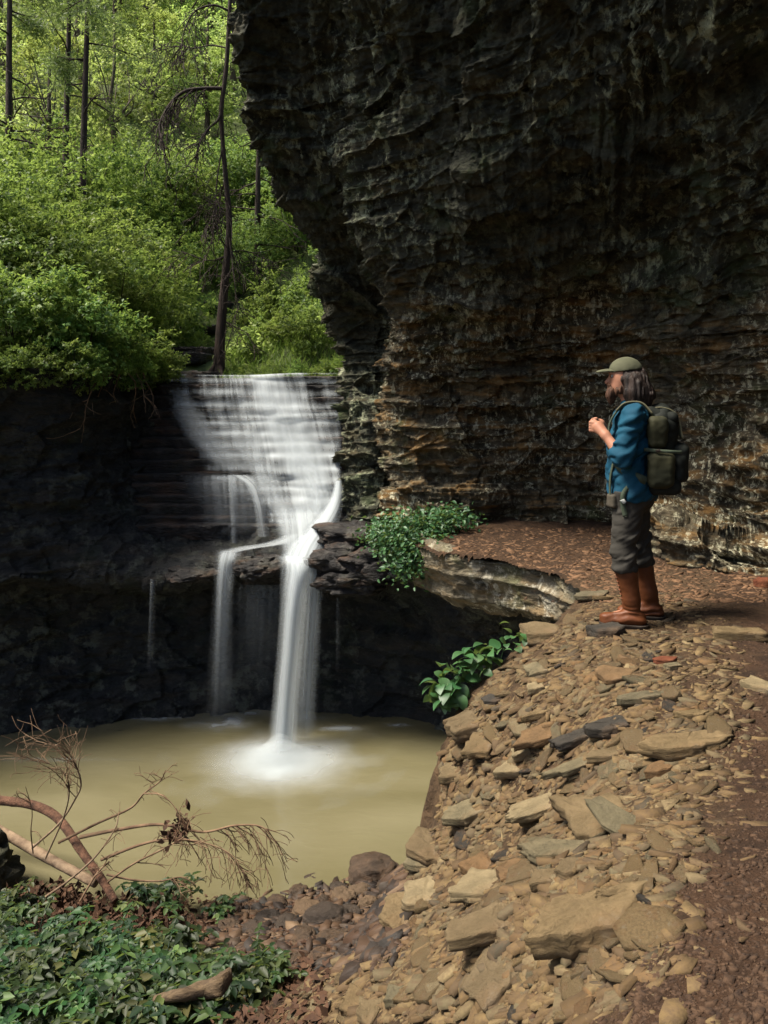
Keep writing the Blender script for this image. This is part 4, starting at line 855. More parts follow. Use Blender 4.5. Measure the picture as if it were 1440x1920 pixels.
def limbs(seed, targets, base, r0, name, mat, wig=0.15):
    g_ = np.random.default_rng(seed); parts = []
    for q in targets:
        mid = base + (q - base) * g_.uniform(0.35, 0.6) + np.array([0, 0, -0.1]) * np.linalg.norm(q - base) + g_.normal(0, wig, 3)
        pts = catmull(np.array([base, mid, q]), np.linspace(0, 2, 7)); parts.append(tube(pts, np.linspace(r0, r0 * 0.2, 7), 5, False))
    v, f = cat_meshes(parts); return mesh(name, v, f, mat)

# branch growing
def grow(g_, start, direc, length, rad, depth, out, droop=0.1, kids=4, wig=0.25, ratio=0.55):
    n = 7; p = np.array(start, float); d = np.array(direc, float); d /= np.linalg.norm(d); pts = [p]
    for i in range(n - 1):
        d = d + g_.normal(0, wig, 3) / math.sqrt(n) + [0, 0, -droop / n]; d /= np.linalg.norm(d); p = p + d * length / (n - 1); pts.append(p)
    pts = np.array(pts); out.append((pts, np.linspace(rad, rad * 0.35, n), depth))
    if depth > 0:
        for k_ in range(kids):
            i = int(g_.integers(2, n)); t = pts[min(i, n - 1)] - pts[i - 1]; t /= np.linalg.norm(t)
            nd = t * 0.7 + g_.normal(0, 0.55, 3); grow(g_, pts[i], nd, length * ratio * g_.uniform(0.7, 1.2), rad * 0.5, depth - 1, out, droop, kids, wig, ratio)
def tubes_mesh(name, bl, mat, sides=5, rmin=0.0, org=(0, 0, 0)):
    v, f = cat_meshes([tube(p, np.maximum(r, rmin), sides if dp > 0 else 4, False) for p, r, dp in bl]); return mesh(name, v - np.array(org), f, mat)
# shrubs: four shapes shared between copies
SHR = []
for q in range(5):
    cm, lc = crown(1200 + q, (0.85, 0.8, 0.72), 20, 16, 15, 0.075, 0.45, 0.35, M['leaf'], 'foliage', 0.75)
    SHR.append((cm, limbs(60 + q, lc[:9], np.zeros(3), 0.018, 'stem', M['bark_dark'], 0.06)))
BIG = []
for q in range(3):
    cm, lc = crown(1250 + q, (0.85, 0.8, 0.74), 46, 20, 15, 0.042, 0.45, 0.35, M['leaf'], 'foliage', 0.72); BIG.append((cm, limbs(70 + q, lc[:12], np.zeros(3), 0.012, 'stem', M['bark_dark'], 0.06)))
TRE = []
for q in range(4):
    cm, lc = crown(1300 + q, (2.1, 2.1, 2.9), 30, 15, 13, 0.15, 0.6, 0.7, M['leaf_far'] if q == 1 else M['leaf_lit'], 'crown', 3.9)
    tp = np.array([[0, 0, -0.6], [0.1, 0, 1.4], [-0.05, 0.1, 3.0], [0.1, 0, 4.6], [0.1, 0, 6.2]]); v, f = tube(catmull(tp, np.linspace(0, 4, 20)), np.linspace(0.15, 0.04, 20), 8, False)
    TRE.append((cm, mesh('trunk', v, f, M['bark']), limbs(80 + q, lc[:12], np.array([0, 0, 2.2]), 0.05, 'limb', M['bark'], 0.2)))
def plant(kindname, label, cat, group, loc, yaw, s, parts):
    e = empty(kindname, loc, (0, 0, yaw)); e.scale = (s, s, s * random.uniform(0.9, 1.15)); tag(e, label, cat, group)
    for n_, me in parts: obj(n_, me, e)
    return e
def onhill(px, d):
    x = (px - 720) / F * d; return (x, d, hz_at(x, d))
def shrub(px, d, s, label, q): 
    l = onhill(px, d); return plant('shrub', label, 'shrub', 'green shrubs on the bank', (l[0], l[1], l[2] - 0.1), random.uniform(0, 6.3), s, [('foliage', (BIG[q % 3] if s > 1.15 else SHR[q % 5])[0]), ('stem', (BIG[q % 3] if s > 1.15 else SHR[q % 5])[1])])
SH = [(-60, 9.6, 1.0), (25, 9.7, 0.8), (90, 10.0, 0.85), (150, 10.2, 0.8), (205, 10.5, 0.75), (255, 11.0, 0.62), (285, 11.5, 0.5), (20, 11.5, 1.5), (110, 11.8, 1.5), (190, 12.3, 1.35), (255, 13, 1.2), (-70, 12, 1.7), (300, 14.5, 1.1), (60, 13.6, 2.0), (160, 14.4, 1.9), (245, 15.5, 1.7), (-60, 14.8, 2.2),
      (320, 17, 1.3), (355, 19, 1.1), (455, 13.6, 0.42), (500, 14.2, 0.5), (545, 13.8, 0.5), (590, 13.4, 0.55), (620, 13.9, 0.6), (475, 16.5, 0.9), (530, 17, 1.1), (585, 16.5, 1.1), (625, 17.5, 1.3), (445, 19, 1.3), (500, 20, 1.5), (560, 20.5, 1.6), (375, 15.6, 0.4), (440, 12.9, 0.22), (470, 12.7, 0.26), (515, 12.6, 0.28), (560, 12.5, 0.3), (605, 12.5, 0.32), (630, 12.6, 0.34), (330, 21.5, 1.9), (400, 22.5, 1.9), (470, 22.5, 1.9), (540, 22.8, 2.0), (610, 22.5, 2.0), (660, 21, 1.8), (30, 17.5, 2.2), (120, 18.5, 2.2), (215, 19, 2.1), (290, 20.5, 2.0)]
for i, (px, dd, sc_) in enumerate([(-30, 9.0, .42), (15, 9.1, .36), (55, 9.25, .40), (95, 9.4, .34), (130, 9.55, .40), (165, 9.75, .36), (200, 10.1, .40), (232, 10.6, .38), (262, 11.1, .40), (290, 11.6, .38), (312, 12.1, .34)]):
    x = (px - 720) / F * dd; plant('rim_shrub', 'small shrub drooping over the dark wall edge, %s from the left' % (['first', 'second', 'third', 'fourth', 'fifth', 'sixth', 'seventh', 'eighth', 'ninth', 'tenth', 'eleventh'][i]), 'shrub', 'shrubs along the left wall edge', (x, dd, 1.62), random.uniform(0, 6.3), sc_, [('foliage', SHR[i % 5][0]), ('stem', SHR[i % 5][1])])
gr_ = np.random.default_rng(66)
for i in range(7):
    px = 195 + 14 * i; d_ = 10.1 + 0.15 * i; st_ = P(px, 700, d_) + [0, -.25, 0]; bl = []; grow(gr_, st_, (gr_.normal(0, .3), -.35, -1), gr_.uniform(.45, .9), .010, 1, bl, .3, 4, .5); e = empty('hanging_root', tuple(st_)); tag(e, 'dry root hanging from the left bank beside the cascade, %s from the left' % (['first', 'second', 'third', 'fourth', 'fifth', 'sixth', 'seventh'][i]), 'root', 'roots hanging from the bank'); obj('root', tubes_mesh('root', bl[:1], M['twig'], 5, .004, st_), e); tw = obj('rootlet', tubes_mesh('rootlet', bl[1:], M['twig'], 4, .003, st_), e); tw['kind'] = 'stuff'
names = ['at the far left edge of the bank', 'second from the left edge on the bank rim', 'third along the bank rim over the dark wall', 'fourth along the bank rim over the dark wall', 'fifth along the bank rim', 'nearest the left side of the cascade top', 'small, right beside the cascade top left corner']
ORD = ['first', 'second', 'third', 'fourth', 'fifth', 'sixth', 'seventh', 'eighth', 'ninth', 'tenth', 'eleventh', 'twelfth', 'thirteenth', 'fourteenth', 'fifteenth', 'sixteenth']
for i, (px, d, s) in enumerate(SH):
    if i < 7: lab = 'leafy green shrub ' + names[i]
    elif 19 <= i <= 23: lab = 'low green shrub behind the falls lip, %s from the dead cedar' % ['first', 'second', 'third', 'fourth', 'fifth'][i - 19]
    elif 32 <= i <= 37: lab = 'tiny green shrub right at the falls lip, %s from the dead cedar' % ['first', 'second', 'third', 'fourth', 'fifth', 'sixth'][i - 32]
    elif px > 430:
        mates = sorted((q[0] for q in SH if q[0] > 430 and q[1] > 16)); lab = 'green shrub in the wood between dead cedar and overhang, %s from the left' % ORD[mates.index(px)]
    elif i == 31: lab = 'low shrub on the stream bank left of the dead cedar'
    else:
        row = 0 if d < 13.3 else 1 if d < 16 else 2 if d < 19.5 else 3; mates = sorted(q[0] for j_, q in enumerate(SH) if j_ >= 7 and (q[0] < 400 or (q[0] <= 430 and q[1] > 20)) and j_ not in (31,) and (0 if q[1] < 13.3 else 1 if q[1] < 16 else 2 if q[1] < 19.5 else 3) == row)
        lab = 'tall green shrub above the left bank, %s from left in the %s row' % (ORD[mates.index(px)], ORD[row])
    shrub(px, d, s, lab, i)
GR = np.random.default_rng(31); n_ = 9000; gxx = GR.uniform(-3.0, 0.2, n_); gyy = 12.1 + 4.5 * GR.uniform(size=n_) ** 1.3; kk = np.abs(gxx - (-3.2 - 0.13 * (gyy - 12))) > 0.55; gxx, gyy = gxx[kk], gyy[kk]; gc = np.array([[a, b, hz_at(a, b)] for a, b in zip(gxx, gyy)]); n_ = len(gc)
v, f, t = leaves(gc, unit(n_, GR) * 0.6 + [0, -0.15, 1.0], unit(n_, GR), GR.uniform(.08, .24, n_), 0.13); o = obj('grass', mesh('grass', v, f, M['leaf'], False, {'tint': np.clip(t * .6 + .4, 0, 1)})); tag(o, 'bright grass and seedlings on the lip behind the cascade', 'grass', kind='stuff')
for i in range(9):
    d = 12.6 + 0.75 * i; x = -3.2 - 0.13 * (d - 12); v, f = slab(700 + i, 30, 5, 0.7, 0.22); w_ = 0.62 - 0.02 * i
    o = obj('stream_ledge', mesh('stream_ledge', v * [w_, w_, 0.9], f, M['wet'], False), None, (x + 0.1 * (-1) ** i, d, hz_at(x, d) + 0.02), (0, 0, 0.2 * (i % 3 - 1))); tag(o, 'flat wet stream rock above the falls, number %s going upstream' % ['one', 'two', 'three', 'four', 'five', 'six', 'seven', 'eight', 'nine'][i], 'rock', 'stream steps above the falls')
n_ = 90000; uy = GR.uniform(12.5, 48, n_); ux = (GR.uniform(-120, 760, n_) - 720) / F * uy; cl = fbm(np.stack([ux * .9, uy * .9, 0 * ux], -1), 3, 210); kk = (cl > -0.12) & (np.abs(ux - (-3.2 - 0.13 * (uy - 12))) > 0.6) & (uy > np.interp(ux, [-9, -3.8, -3.25, 1], [9, 11, 13.2, 13.4])); ux, uy, cl = ux[kk], uy[kk], cl[kk]; n_ = len(ux)
uz = hill_z(ux, uy) + np.abs(GR.normal(0, 1, n_)) * (0.12 + 0.6 * np.clip(cl + 0.12, 0, 1)) ; gc = np.stack([ux, uy, uz], -1); v, f, t = leaves(gc, unit(n_, GR) + [0, -0.3, 0], unit(n_, GR) * .5 + [-.15, -.2, .8], GR.uniform(.08, .17, n_) * (uy / 24) ** .5, 0.6, np.clip(0.45 + 0.8 * cl + 0.2 * GR.normal(size=n_), 0, 1))
o = obj('undergrowth', mesh('undergrowth', v, f, M['leaf_lit'], False, {'tint': t})); tag(o, 'sunlit leafy undergrowth covering the floor of the wood', 'undergrowth', kind='stuff')
TR = [(-70, 20, .7), (95, 22, .65), (210, 23.5, .7), (0, 26, .9), (150, 27, .9), (290, 27, .75), (385, 28.5, .8), (470, 28, .7), (560, 28, .75), (650, 27.2, .9), (60, 31, 1.1), (220, 32, 1.1), (340, 33.5, 1.0), (440, 34, 1.0), (530, 33, 1.0),
      (-20, 37, 1.4), (130, 38, 1.4), (270, 39, 1.4), (400, 40, 1.4), (60, 46, 1.8), (210, 47, 1.8), (340, 48, 1.8), (470, 47, 1.8)]
for i, (px, d, s) in enumerate(TR):
    l = onhill(px, d); q = i % 4
    tier = lambda dd: 0 if dd < 23 else 1 if dd < 27.5 else 2 if dd < 32 else 3 if dd < 40 else 4
    mates = sorted(t_[0] for t_ in TR if tier(t_[1]) == tier(d)); lab = 'bright broadleaf tree of the wood, %s from the left in its %s tier' % (ORD[mates.index(px)], ['nearest', 'second', 'third', 'fourth', 'farthest'][tier(d)])
    plant('broadleaf_tree', lab, 'tree', 'trees of the wood behind the falls', (l[0], l[1], l[2] - 0.2), random.uniform(0, 6.3), s, [('crown', TRE[q][0]), ('trunk', TRE[q][1]), ('limb', TRE[q][2])])

# conifers of the left wood
def cedar(px, d, h, seed, label, lean=0.0, foliage=True, low=0.35, pytop=None):
    g_ = np.random.default_rng(seed); l = np.array(onhill(px, d)); e = empty('cedar_tree', tuple(l)); tag(e, label, 'tree', 'cedar trees in the left wood')
    tp = np.array([[0, 0, -0.3], [lean * .3, 0, h * .3], [lean * .6, 0.05, h * .6], [lean, 0, h]]); tp[1:3] += g_.normal(0, 0.06, (2, 3)); tr = catmull(tp, np.linspace(0, 3, 24))
    v, f = tube(tr, np.linspace(0.10, 0.025, 24), 8, False); obj('trunk', mesh('trunk', v, f, M['bark_dark']), e)
    bl = []
    for k_ in range(18):
        t = g_.uniform(low * 0.6, 0.98); b = catmull(tp, np.array([t * 3]))[0]; a = g_.uniform(0, 6.283); grow(g_, b, (math.cos(a), math.sin(a), g_.uniform(-0.1, 0.35)), g_.uniform(0.8, 1.9) * (1.25 - t * 0.8), 0.022, 2, bl, 0.25, 3, 0.35)
    st_ = [i for i, q in enumerate(bl) if q[2] == 2] + [len(bl)]
    for i, j in zip(st_[:-1], st_[1:]):
        bo = obj('branch', tubes_mesh('branch', bl[i:i + 1], M['bark_dark'], 5), e); tw = obj('twig', tubes_mesh('twig', bl[i + 1:j], M['bark_dark'], 4), bo); tw['kind'] = 'stuff'
    if foliage:
        tips = np.concatenate([p[2:] for p, r, dp in bl if dp < 2]); zsel = tips[:, 2] > h * low; tips = tips[zsel]
        ti = np.repeat(np.arange(len(tips)), 7); c = tips[ti] + g_.normal(0, 0.10, (len(ti), 3)); dd = unit(len(ti), g_) + [0, 0, -0.2]
        v, f, t = leaves(c, dd, unit(len(ti), g_), g_.uniform(0.08, 0.2, len(ti)), 0.14); obj('foliage', mesh('foliage', v, f, M['leaf_cedar'], False, {'tint': t}), e)
cedar(16, 15.5, 9.5, 301, 'dark straight cedar at the left edge of the picture', 0.1, True, 0.55)
cedar(150, 16.5, 10.0, 302, 'tall cedar with grey-green foliage in the left wood', 0.25, True, 0.5)
cedar(128, 18, 10.0, 303, 'slim cedar just left of the tall grey-green one', 0.0, True, 0.6)
pass
pass
pass
cedar(480, 19, 7, 307, 'thin cedar between the dead cedar and the overhang', 0.15, False)
# the dead cedar on the lip
D0 = 12.9; base = np.array(onhill(410, D0)); dead = empty('dead_cedar', tuple(base)); tag(dead, 'bare dark dead cedar standing on the lip above the waterfall', 'tree')
tpx = [(404, 694, 15), (412, 650, 12), (416, 590, 11), (424, 500, 9), (430, 420, 7), (424, 340, 6), (418, 270, 5), (415, 205, 5.5), (424, 130, 5), (429, 50, 5), (433, -40, 4), (436, -160, 3)]
tp = np.array([P(a, b, D0) for a, b, c in tpx]); tp[0] = base + [0, 0, -0.1]; rr = np.array([c for a, b, c in tpx]) / F * D0 * 0.82
tt = np.linspace(0, len(tp) - 1, 60); v, f = tube(catmull(tp, tt) - base, np.interp(tt, np.arange(len(rr)), rr), 9, False); obj('trunk', mesh('trunk', v, f, M['bark_dark']), dead)
for a in range(4):
    an = a * 1.6 + 0.4; q = np.array([[0, 0, 0.25], [0.18 * math.cos(an), 0.18 * math.sin(an), 0.06], [0.42 * math.cos(an), 0.42 * math.sin(an), -0.08]]); v, f = tube(catmull(q, np.linspace(0, 2, 7)), np.linspace(0.06, 0.02, 7), 6, False); obj('root', mesh('root', v, f, M['bark_dark']), dead)
g_ = np.random.default_rng(55)
def bpath(pp, dz, r0, r1, kids, seed, L=0.5, dep=1):
    g2 = np.random.default_rng(seed); pts = np.array([P(a, b, D0 + dz * i / (len(pp) - 1)) for i, (a, b) in enumerate(pp)]); t = np.linspace(0, len(pp) - 1, 5 * len(pp)); c = catmull(pts, t); bl = [(c, np.linspace(r0, r1, len(t)), 2)]
    for k_ in range(int(kids * 1.5)):
        i = int(g2.integers(2, len(c) - 1)); tg = c[i] - c[i - 1]; tg /= np.linalg.norm(tg); grow(g2, c[i], tg * 0.6 + g2.normal(0, .45, 3) + [0, 0, -0.35], L * g2.uniform(.6, 1.4), r1 * 1.1, dep, bl, 0.9, 4, 0.4)
    o = obj('branch', tubes_mesh('branch', bl[:1], M['bark_dark'], 6, 0.004, base), dead); tw = obj('twig', tubes_mesh('twig', bl[1:], M['bark_dark'], 4, 0.0055, base), o); tw['kind'] = 'stuff'; return o
bpath([(416, 166), (380, 166), (345, 172), (318, 196), (300, 232), (304, 262), (312, 280)], -0.5, 0.035, 0.012, 14, 1)
bpath([(416, 166), (372, 168), (340, 185), (322, 215), (310, 240)], 0.3, 0.022, 0.008, 10, 2)
bpath([(414, 210), (408, 226), (392, 240), (376, 262), (366, 300)], -0.4, 0.026, 0.008, 10, 3)
bpath([(418, 270), (408, 330), (404, 380), (398, 440)], -0.3, 0.014, 0.006, 8, 4)
bpath([(424, 330), (412, 372), (400, 420), (396, 470)], 0.2, 0.014, 0.006, 8, 5)
bpath([(428, 430), (434, 480), (440, 530), (446, 570)], -0.4, 0.014, 0.005, 7, 6)
bpath([(424, 480), (400, 488), (372, 484), (340, 470)], -0.4, 0.014, 0.005, 7, 7)
bpath([(428, 474), (452, 470), (480, 474), (510, 468)], 0.4, 0.014, 0.005, 7, 8)
bpath([(429, 20), (400, 10), (365, 22), (345, 60), (340, 100)], -0.4, 0.02, 0.008, 9, 9, 0.6)
bpath([(426, 90), (395, 85), (360, 90), (330, 78)], 0.3, 0.016, 0.006, 8, 10)
bpath([(416, 600), (440, 612), (470, 628)], -0.2, 0.014, 0.006, 4, 11)

# ------------------------------------------------------------------ ledge shrub and rim plant
def leafy_clump(name, pts, size, k, spread, mat, seed, up=0.5, asp=0.6):
    g_ = np.random.default_rng(seed); pts = np.array(pts); ti = g_.integers(0, len(pts), k); c = pts[ti] + g_.normal(0, 1, (k, 3)) * spread
    v, f, t = leaves(c, unit(k, g_) * [1, 1, 0.5] + [-0.15, -0.25, -0.1], unit(k, g_) * 0.5 + [0, -0.2, up], size * g_.uniform(.6, 1.3, k), asp, None, 0.2, True); return v, f, t
base = P(800, 1015, 8.6); e = empty('ledge_shrub', tuple(base)); tag(e, 'dense green shrub hanging over the ledge beside the falls', 'shrub')
cp = [P(a, b, d) for a, b, d in ((725, 1000, 8.7), (745, 985, 8.7), (770, 985, 8.6), (800, 985, 8.6), (830, 975, 8.6), (850, 970, 8.6), (735, 1020, 8.6), (765, 1015, 8.5), (795, 1010, 8.45), (810, 1030, 8.35), (755, 1040, 8.5), (780, 1050, 8.4), (770, 1065, 8.4), (815, 1000, 8.5), (718, 1005, 8.7), (745, 1005, 8.5), (785, 1030, 8.4))]
v, f, t = leafy_clump('foliage', cp, 0.055, 5200, [0.13, 0.13, 0.075], M['leaf'], 5); obj('foliage', mesh('foliage', v - base, f, M['leaf_vine'], False, {'tint': t}), e)
bl = []
for q in cp: bl.append((catmull(np.array([base + [0, .1, -0.1], (base + q) / 2 + [0, -.05, .05], q]), np.linspace(0, 2, 6)), np.linspace(.012, .004, 6), 1))
obj('stem', tubes_mesh('stem', bl, M['bark_dark'], 4, 0, base), e)
base = P(905, 1265, 5.35); base[2] = gz_at(base[0], base[1]); e = empty('rim_plant', tuple(base)); tag(e, 'green plant with broad waxy leaves hanging on the scree rim', 'plant')
g_ = np.random.default_rng(9); lv = []
def broad_leaf():
    n = 9; t = np.linspace(0, 1, n); w = 0.36 * np.sin(np.pi * t ** 0.8) ** 0.9; c = np.c_[t, 0 * t, 0.10 * np.sin(t * 3.0) - 0.14 * t * t]
    v = np.concatenate([c + np.c_[0 * t, w, 0.16 * w], c, c - np.c_[0 * t, w, -0.16 * w]]); f = []
    for i in range(n - 1):
        for a in (0, n): f.append([a + i, a + i + 1, a + n + i + 1, a + n + i])
    return v, np.array(f)
blv, blf = broad_leaf(); BLM = [mesh('leaf', blv, blf, M['leaf_vine'], True, {'tint': np.full(len(blv), q)}) for q in (0.2, 0.5, 0.8)]
pc = [(835, 1318, 4.95), (830, 1290, 4.98), (845, 1262, 5.05), (870, 1245, 5.15), (895, 1238, 5.2), (920, 1225, 5.3), (945, 1215, 5.4), (968, 1208, 5.5), (985, 1198, 5.6), (860, 1280, 5.08), (885, 1262, 5.15), (850, 1305, 5.0), (912, 1240, 5.25), (822, 1305, 4.95)]
bl = []; prev = None
for a, b, d in pc:
    q = P(a, b, d); bl.append((catmull(np.array([base, (base + q) / 2 + [0, 0, .03], q]), np.linspace(0, 2, 6)), np.linspace(.006, .003, 6), 1))
    for k_ in range(9 if a < 930 else 6):
        s = g_.uniform(0.08, 0.125) * (1 if a < 930 else 0.75); an = g_.uniform(0, 6.283); o = obj('leaf', BLM[g_.integers(3)], e); o.location = q - base + g_.normal(0, 0.038, 3) + [0, -.02, .03]; o.rotation_euler = (g_.normal(0.35, .3), g_.normal(0.25, .35), an); o.scale = (s, s, s)
obj('stem', tubes_mesh('stem', bl, M['leaf_vine'], 4, 0, base), e)

# ------------------------------------------------------------------ fallen logs and branches, lower left
def log(name, label, cat, path, r, mat, kids=(), extra=None, wob=0.35, mat2=None):
    pts = np.array(path); t = np.linspace(0, len(pts) - 1, 10 * len(pts)); c = catmull(pts, t); base = c[-1].copy(); rad = np.interp(t, np.arange(len(r)), r)
    e = empty(name, tuple(base)); tag(e, label, cat)
    v, f = tube(c - base, rad, 14, True); v[:len(c) * 14] += (fbm(v[:len(c) * 14] * 9, 3, 5) * wob)[:, None] * np.repeat(rad, 14)[:, None] * np.tile(np.c_[np.cos(np.arange(14)), np.sin(np.arange(14)), np.cos(np.arange(14) * 2)], (len(c), 1))
    obj('trunk', tmesh('trunk', v, f, mat), e); return e, base
log('fallen_log', 'red-brown fallen log bent over the pool shore', 'log', [P(-60, 1496, 6.9), P(0, 1501, 6.85), P(55, 1508, 6.75), P(95, 1524, 6.65), P(122, 1550, 6.5), P(152, 1595, 6.25), P(188, 1645, 6.0), P(216, 1690, 5.85)], np.array([17, 17, 16, 16, 15, 14, 13, 11]) / 1.9 / F * 6.4, M['bark_red'])
log('fallen_log', 'pale barkless log crossing behind the red-brown log', 'log', [P(-60, 1530, 6.7), P(0, 1558, 6.6), P(70, 1598, 6.4), P(120, 1625, 6.25), P(180, 1656, 6.1)], np.array([17, 17, 17, 16, 15]) / 1.9 / F * 6.3, M['wood_pale'])
def branch_thing(label, pp, ds, r0, r1, kids, seed, L, mat='twig', dep=1, bias=(0, 0, 0), droop=0.5):
    g2 = np.random.default_rng(seed); pts = np.array([P(a, b, d) for (a, b), d in zip(pp, np.linspace(ds[0], ds[1], len(pp)))]); t = np.linspace(0, len(pp) - 1, 7 * len(pp)); c = catmull(pts, t); base = c[0].copy(); e = empty('dead_branch', tuple(base)); r0 *= 0.72; r1 *= 0.72; tag(e, label, 'branch', 'dry branches heaped on the shore')
    obj('limb', tubes_mesh('limb', [(c, np.linspace(r0, r1, len(t)), 2)], M[mat], 7, 0, base), e)
    bl = []
    for k_ in range(kids):
        i = int(g2.integers(len(c) // 3, len(c) - 1)); tg = c[i] - c[i - 1]; tg /= np.linalg.norm(tg); grow(g2, c[i], tg * 0.8 + g2.normal(0, .35, 3) + np.array(bias), L * g2.uniform(.5, 1.3), max(r1, 0.004), dep, bl, droop, 4, 0.35)
    if bl: obj('twig', tubes_mesh('twig', bl, M['twig'], 4, 0.0022, base), e)['kind'] = 'stuff'
branch_thing('long pale branch arching right over the pool with drooping twigs', [(150, 1570), (220, 1556), (300, 1546), (380, 1560), (440, 1548), (490, 1550), (512, 1575)], (6.2, 5.9), 0.022, 0.005, 26, 1, 0.28, 'twig', 1, (0.2, 0, -0.45), 1.0)
branch_thing('second arching branch below the long pale one', [(190, 1612), (260, 1585), (320, 1572), (360, 1578), (390, 1590)], (6.1, 5.8), 0.018, 0.006, 8, 2, 0.22)
branch_thing('branch rising right with a bare forked top', [(110, 1580), (180, 1545), (245, 1515), (270, 1488), (300, 1465), (310, 1445)], (6.3, 6.1), 0.016, 0.005, 7, 3, 0.2)
branch_thing('forked twig curling over the pool on the right', [(270, 1488), (300, 1490), (325, 1510), (338, 1540)], (6.15, 6.0), 0.009, 0.004, 4, 4, 0.15)
branch_thing('tall pale branch rising left with a feathery dry tip', [(60, 1590), (110, 1545), (140, 1500), (152, 1470), (140, 1430), (115, 1400), (85, 1395)], (6.3, 6.2), 0.014, 0.003, 16, 5, 0.34, 'wood_pale', 1, (-0.4, 0, 0.2), 0.1)
branch_thing('second feathery branch leaning left beside the tall pale one', [(85, 1610), (120, 1530), (130, 1480), (120, 1450), (90, 1430)], (6.25, 6.1), 0.011, 0.003, 12, 6, 0.28, 'wood_pale', 1, (-0.4, 0, 0.2), 0.1)
branch_thing('stick crossing in front of both logs', [(85, 1682), (130, 1650), (180, 1605), (215, 1555), (222, 1530)], (5.9, 6.2), 0.014, 0.006, 5, 7, 0.18, 'wood_pale')
branch_thing('stick rising from the dead leaves to the right', [(200, 1655), (250, 1620), (300, 1595), (345, 1570)], (5.95, 5.8), 0.012, 0.007, 5, 8, 0.2)
branch_thing('low stick lying right of the log ends', [(200, 1640), (250, 1650), (300, 1652), (340, 1645), (368, 1660)], (5.95, 5.9), 0.012, 0.005, 6, 9, 0.16)
branch_thing('thin upright stick at the left edge', [(62, 1600), (58, 1560), (60, 1520), (48, 1475)], (6.2, 6.1), 0.008, 0.003, 4, 10, 0.14)
branch_thing('drooping twig cluster at the right tip of the pile', [(320, 1570), (380, 1580), (430, 1600), (460, 1640)], (5.9, 5.75), 0.010, 0.003, 18, 11, 0.22, 'twig', 1, (0.25, 0, -0.4), 1.0)
branch_thing('short stub stick leaning on the red-brown log', [(150, 1690), (180, 1640), (205, 1615)], (5.85, 6.05), 0.012, 0.007, 3, 12, 0.14)
# dead leaf clumps
for i, (px, py, d, sx, sz, n_, lab) in enumerate([(85, 1650, 6.05, .30, .07, 500, 'rusty dead leaf heap under the pale log'), (300, 1645, 5.9, .11, .07, 200, 'dark dead leaf clump caught right of the logs'), (170, 1680, 5.8, .28, .05, 420, 'dead leaves under the ends of the logs'), (335, 1552, 6.0, .07, .025, 90, 'dead leaves snagged on the arching branch'), (330, 1690, 5.6, .25, .03, 260, 'dead leaves on the mud at the pool edge')]):
    g_ = np.random.default_rng(800 + i); c = P(px, py, d)[None] + g_.normal(0, 1, (n_, 3)) * [sx * .6, .12, sz * .6]
    if sz < 0.1 and py > 1640: c[:, 2] = gz_at(c[:, 0], c[:, 1]) + np.abs(g_.normal(0, sz * .5, n_)) + 0.01
    b0 = c.mean(0); v, f, t = leaves(c - b0, unit(n_, g_), unit(n_, g_) + [0, 0, .5], g_.uniform(.035, .08, n_), 0.6); o = obj('leaf_heap', mesh('leaf_heap', v, f, M['deadleaf'], False), None, tuple(b0)); tag(o, lab, 'dead leaves', 'dead leaf heaps', 'stuff')
# driftwood stump + stick
e, b = log('driftwood', 'twisted weathered driftwood stump among the green plants', 'driftwood', [P(290, 1874, 4.0), P(335, 1866, 3.95), P(380, 1858, 4.0), P(410, 1848, 4.0), P(424, 1832, 4.05), P(431, 1815, 4.1)], np.array([6, 10, 14, 17, 13, 2]) / F * 4.2, M['drift'], wob=0.5)
e, b = log('dry_stick', 'short pale stick lying among the plants at the bottom', 'stick', [P(140, 1905, 4.2), P(165, 1900, 4.2), P(192, 1894, 4.2)], np.array([6, 7, 6]) / F * 4.2, M['wood_pale'])

# ------------------------------------------------------------------ ground plants, lower left
GP = []
for q in range(6):
    g_ = np.random.default_rng(400 + q); st, C_, D_, N_, S_, T_ = [], [], [], [], [], []
    for k_ in range(13):
        an = g_.uniform(0, 6.283); r = g_.uniform(0.04, 0.28); h = g_.uniform(0.02, 0.16); tip = np.array([r * math.cos(an), r * math.sin(an), h]); p3 = catmull(np.array([[0, 0, -0.05], tip * [.4, .4, .8], tip]), np.linspace(0, 2, 6)); st.append((p3, np.linspace(.004, .002, 6), 1))
        tn = np.clip(g_.normal(.45, .25), 0, 1)
        for bp in (p3[3], p3[4], p3[5]):
            a0 = g_.uniform(0, 6.283)
            for j in range(4):
                a = a0 + j * 1.5 + g_.normal(0, .2); C_.append(bp); D_.append([math.cos(a), math.sin(a), g_.uniform(-.3, .25)]); N_.append([g_.normal(0, .3), g_.normal(0, .3) - .15, 1]); S_.append(g_.uniform(.028, .078)); T_.append(np.clip(tn + g_.normal(0, .15), 0, 1))
    v, f, t = leaves(np.array(C_), np.array(D_), np.array(N_), np.array(S_), 0.6, np.array(T_), 0.2, True); GP.append((mesh('foliage', v, f, M['leaf_near'], False, {'tint': t}), tubes_mesh('stem', st, M['leaf_near'], 4)))
plant_poly = np.array([(-40, 1700), (60, 1700), (140, 1745), (240, 1760), (320, 1735), (380, 1775), (430, 1800), (500, 1818), (500, 1838), (430, 1865), (370, 1935), (-40, 1935)], float)
gpl = []
while len(gpl) < 74:
    px, py = rng.uniform(-40, 580), rng.uniform(1690, 1935)
    if inpoly(np.array(px), np.array(py), plant_poly) and not (285 < px < 450 and 1812 < py < 1880): gpl.append((px, py))
gpl += [(290, 1690), (310, 1668), (415, 1700), (40, 1690), (15, 1700), (480, 1800), (515, 1825)]
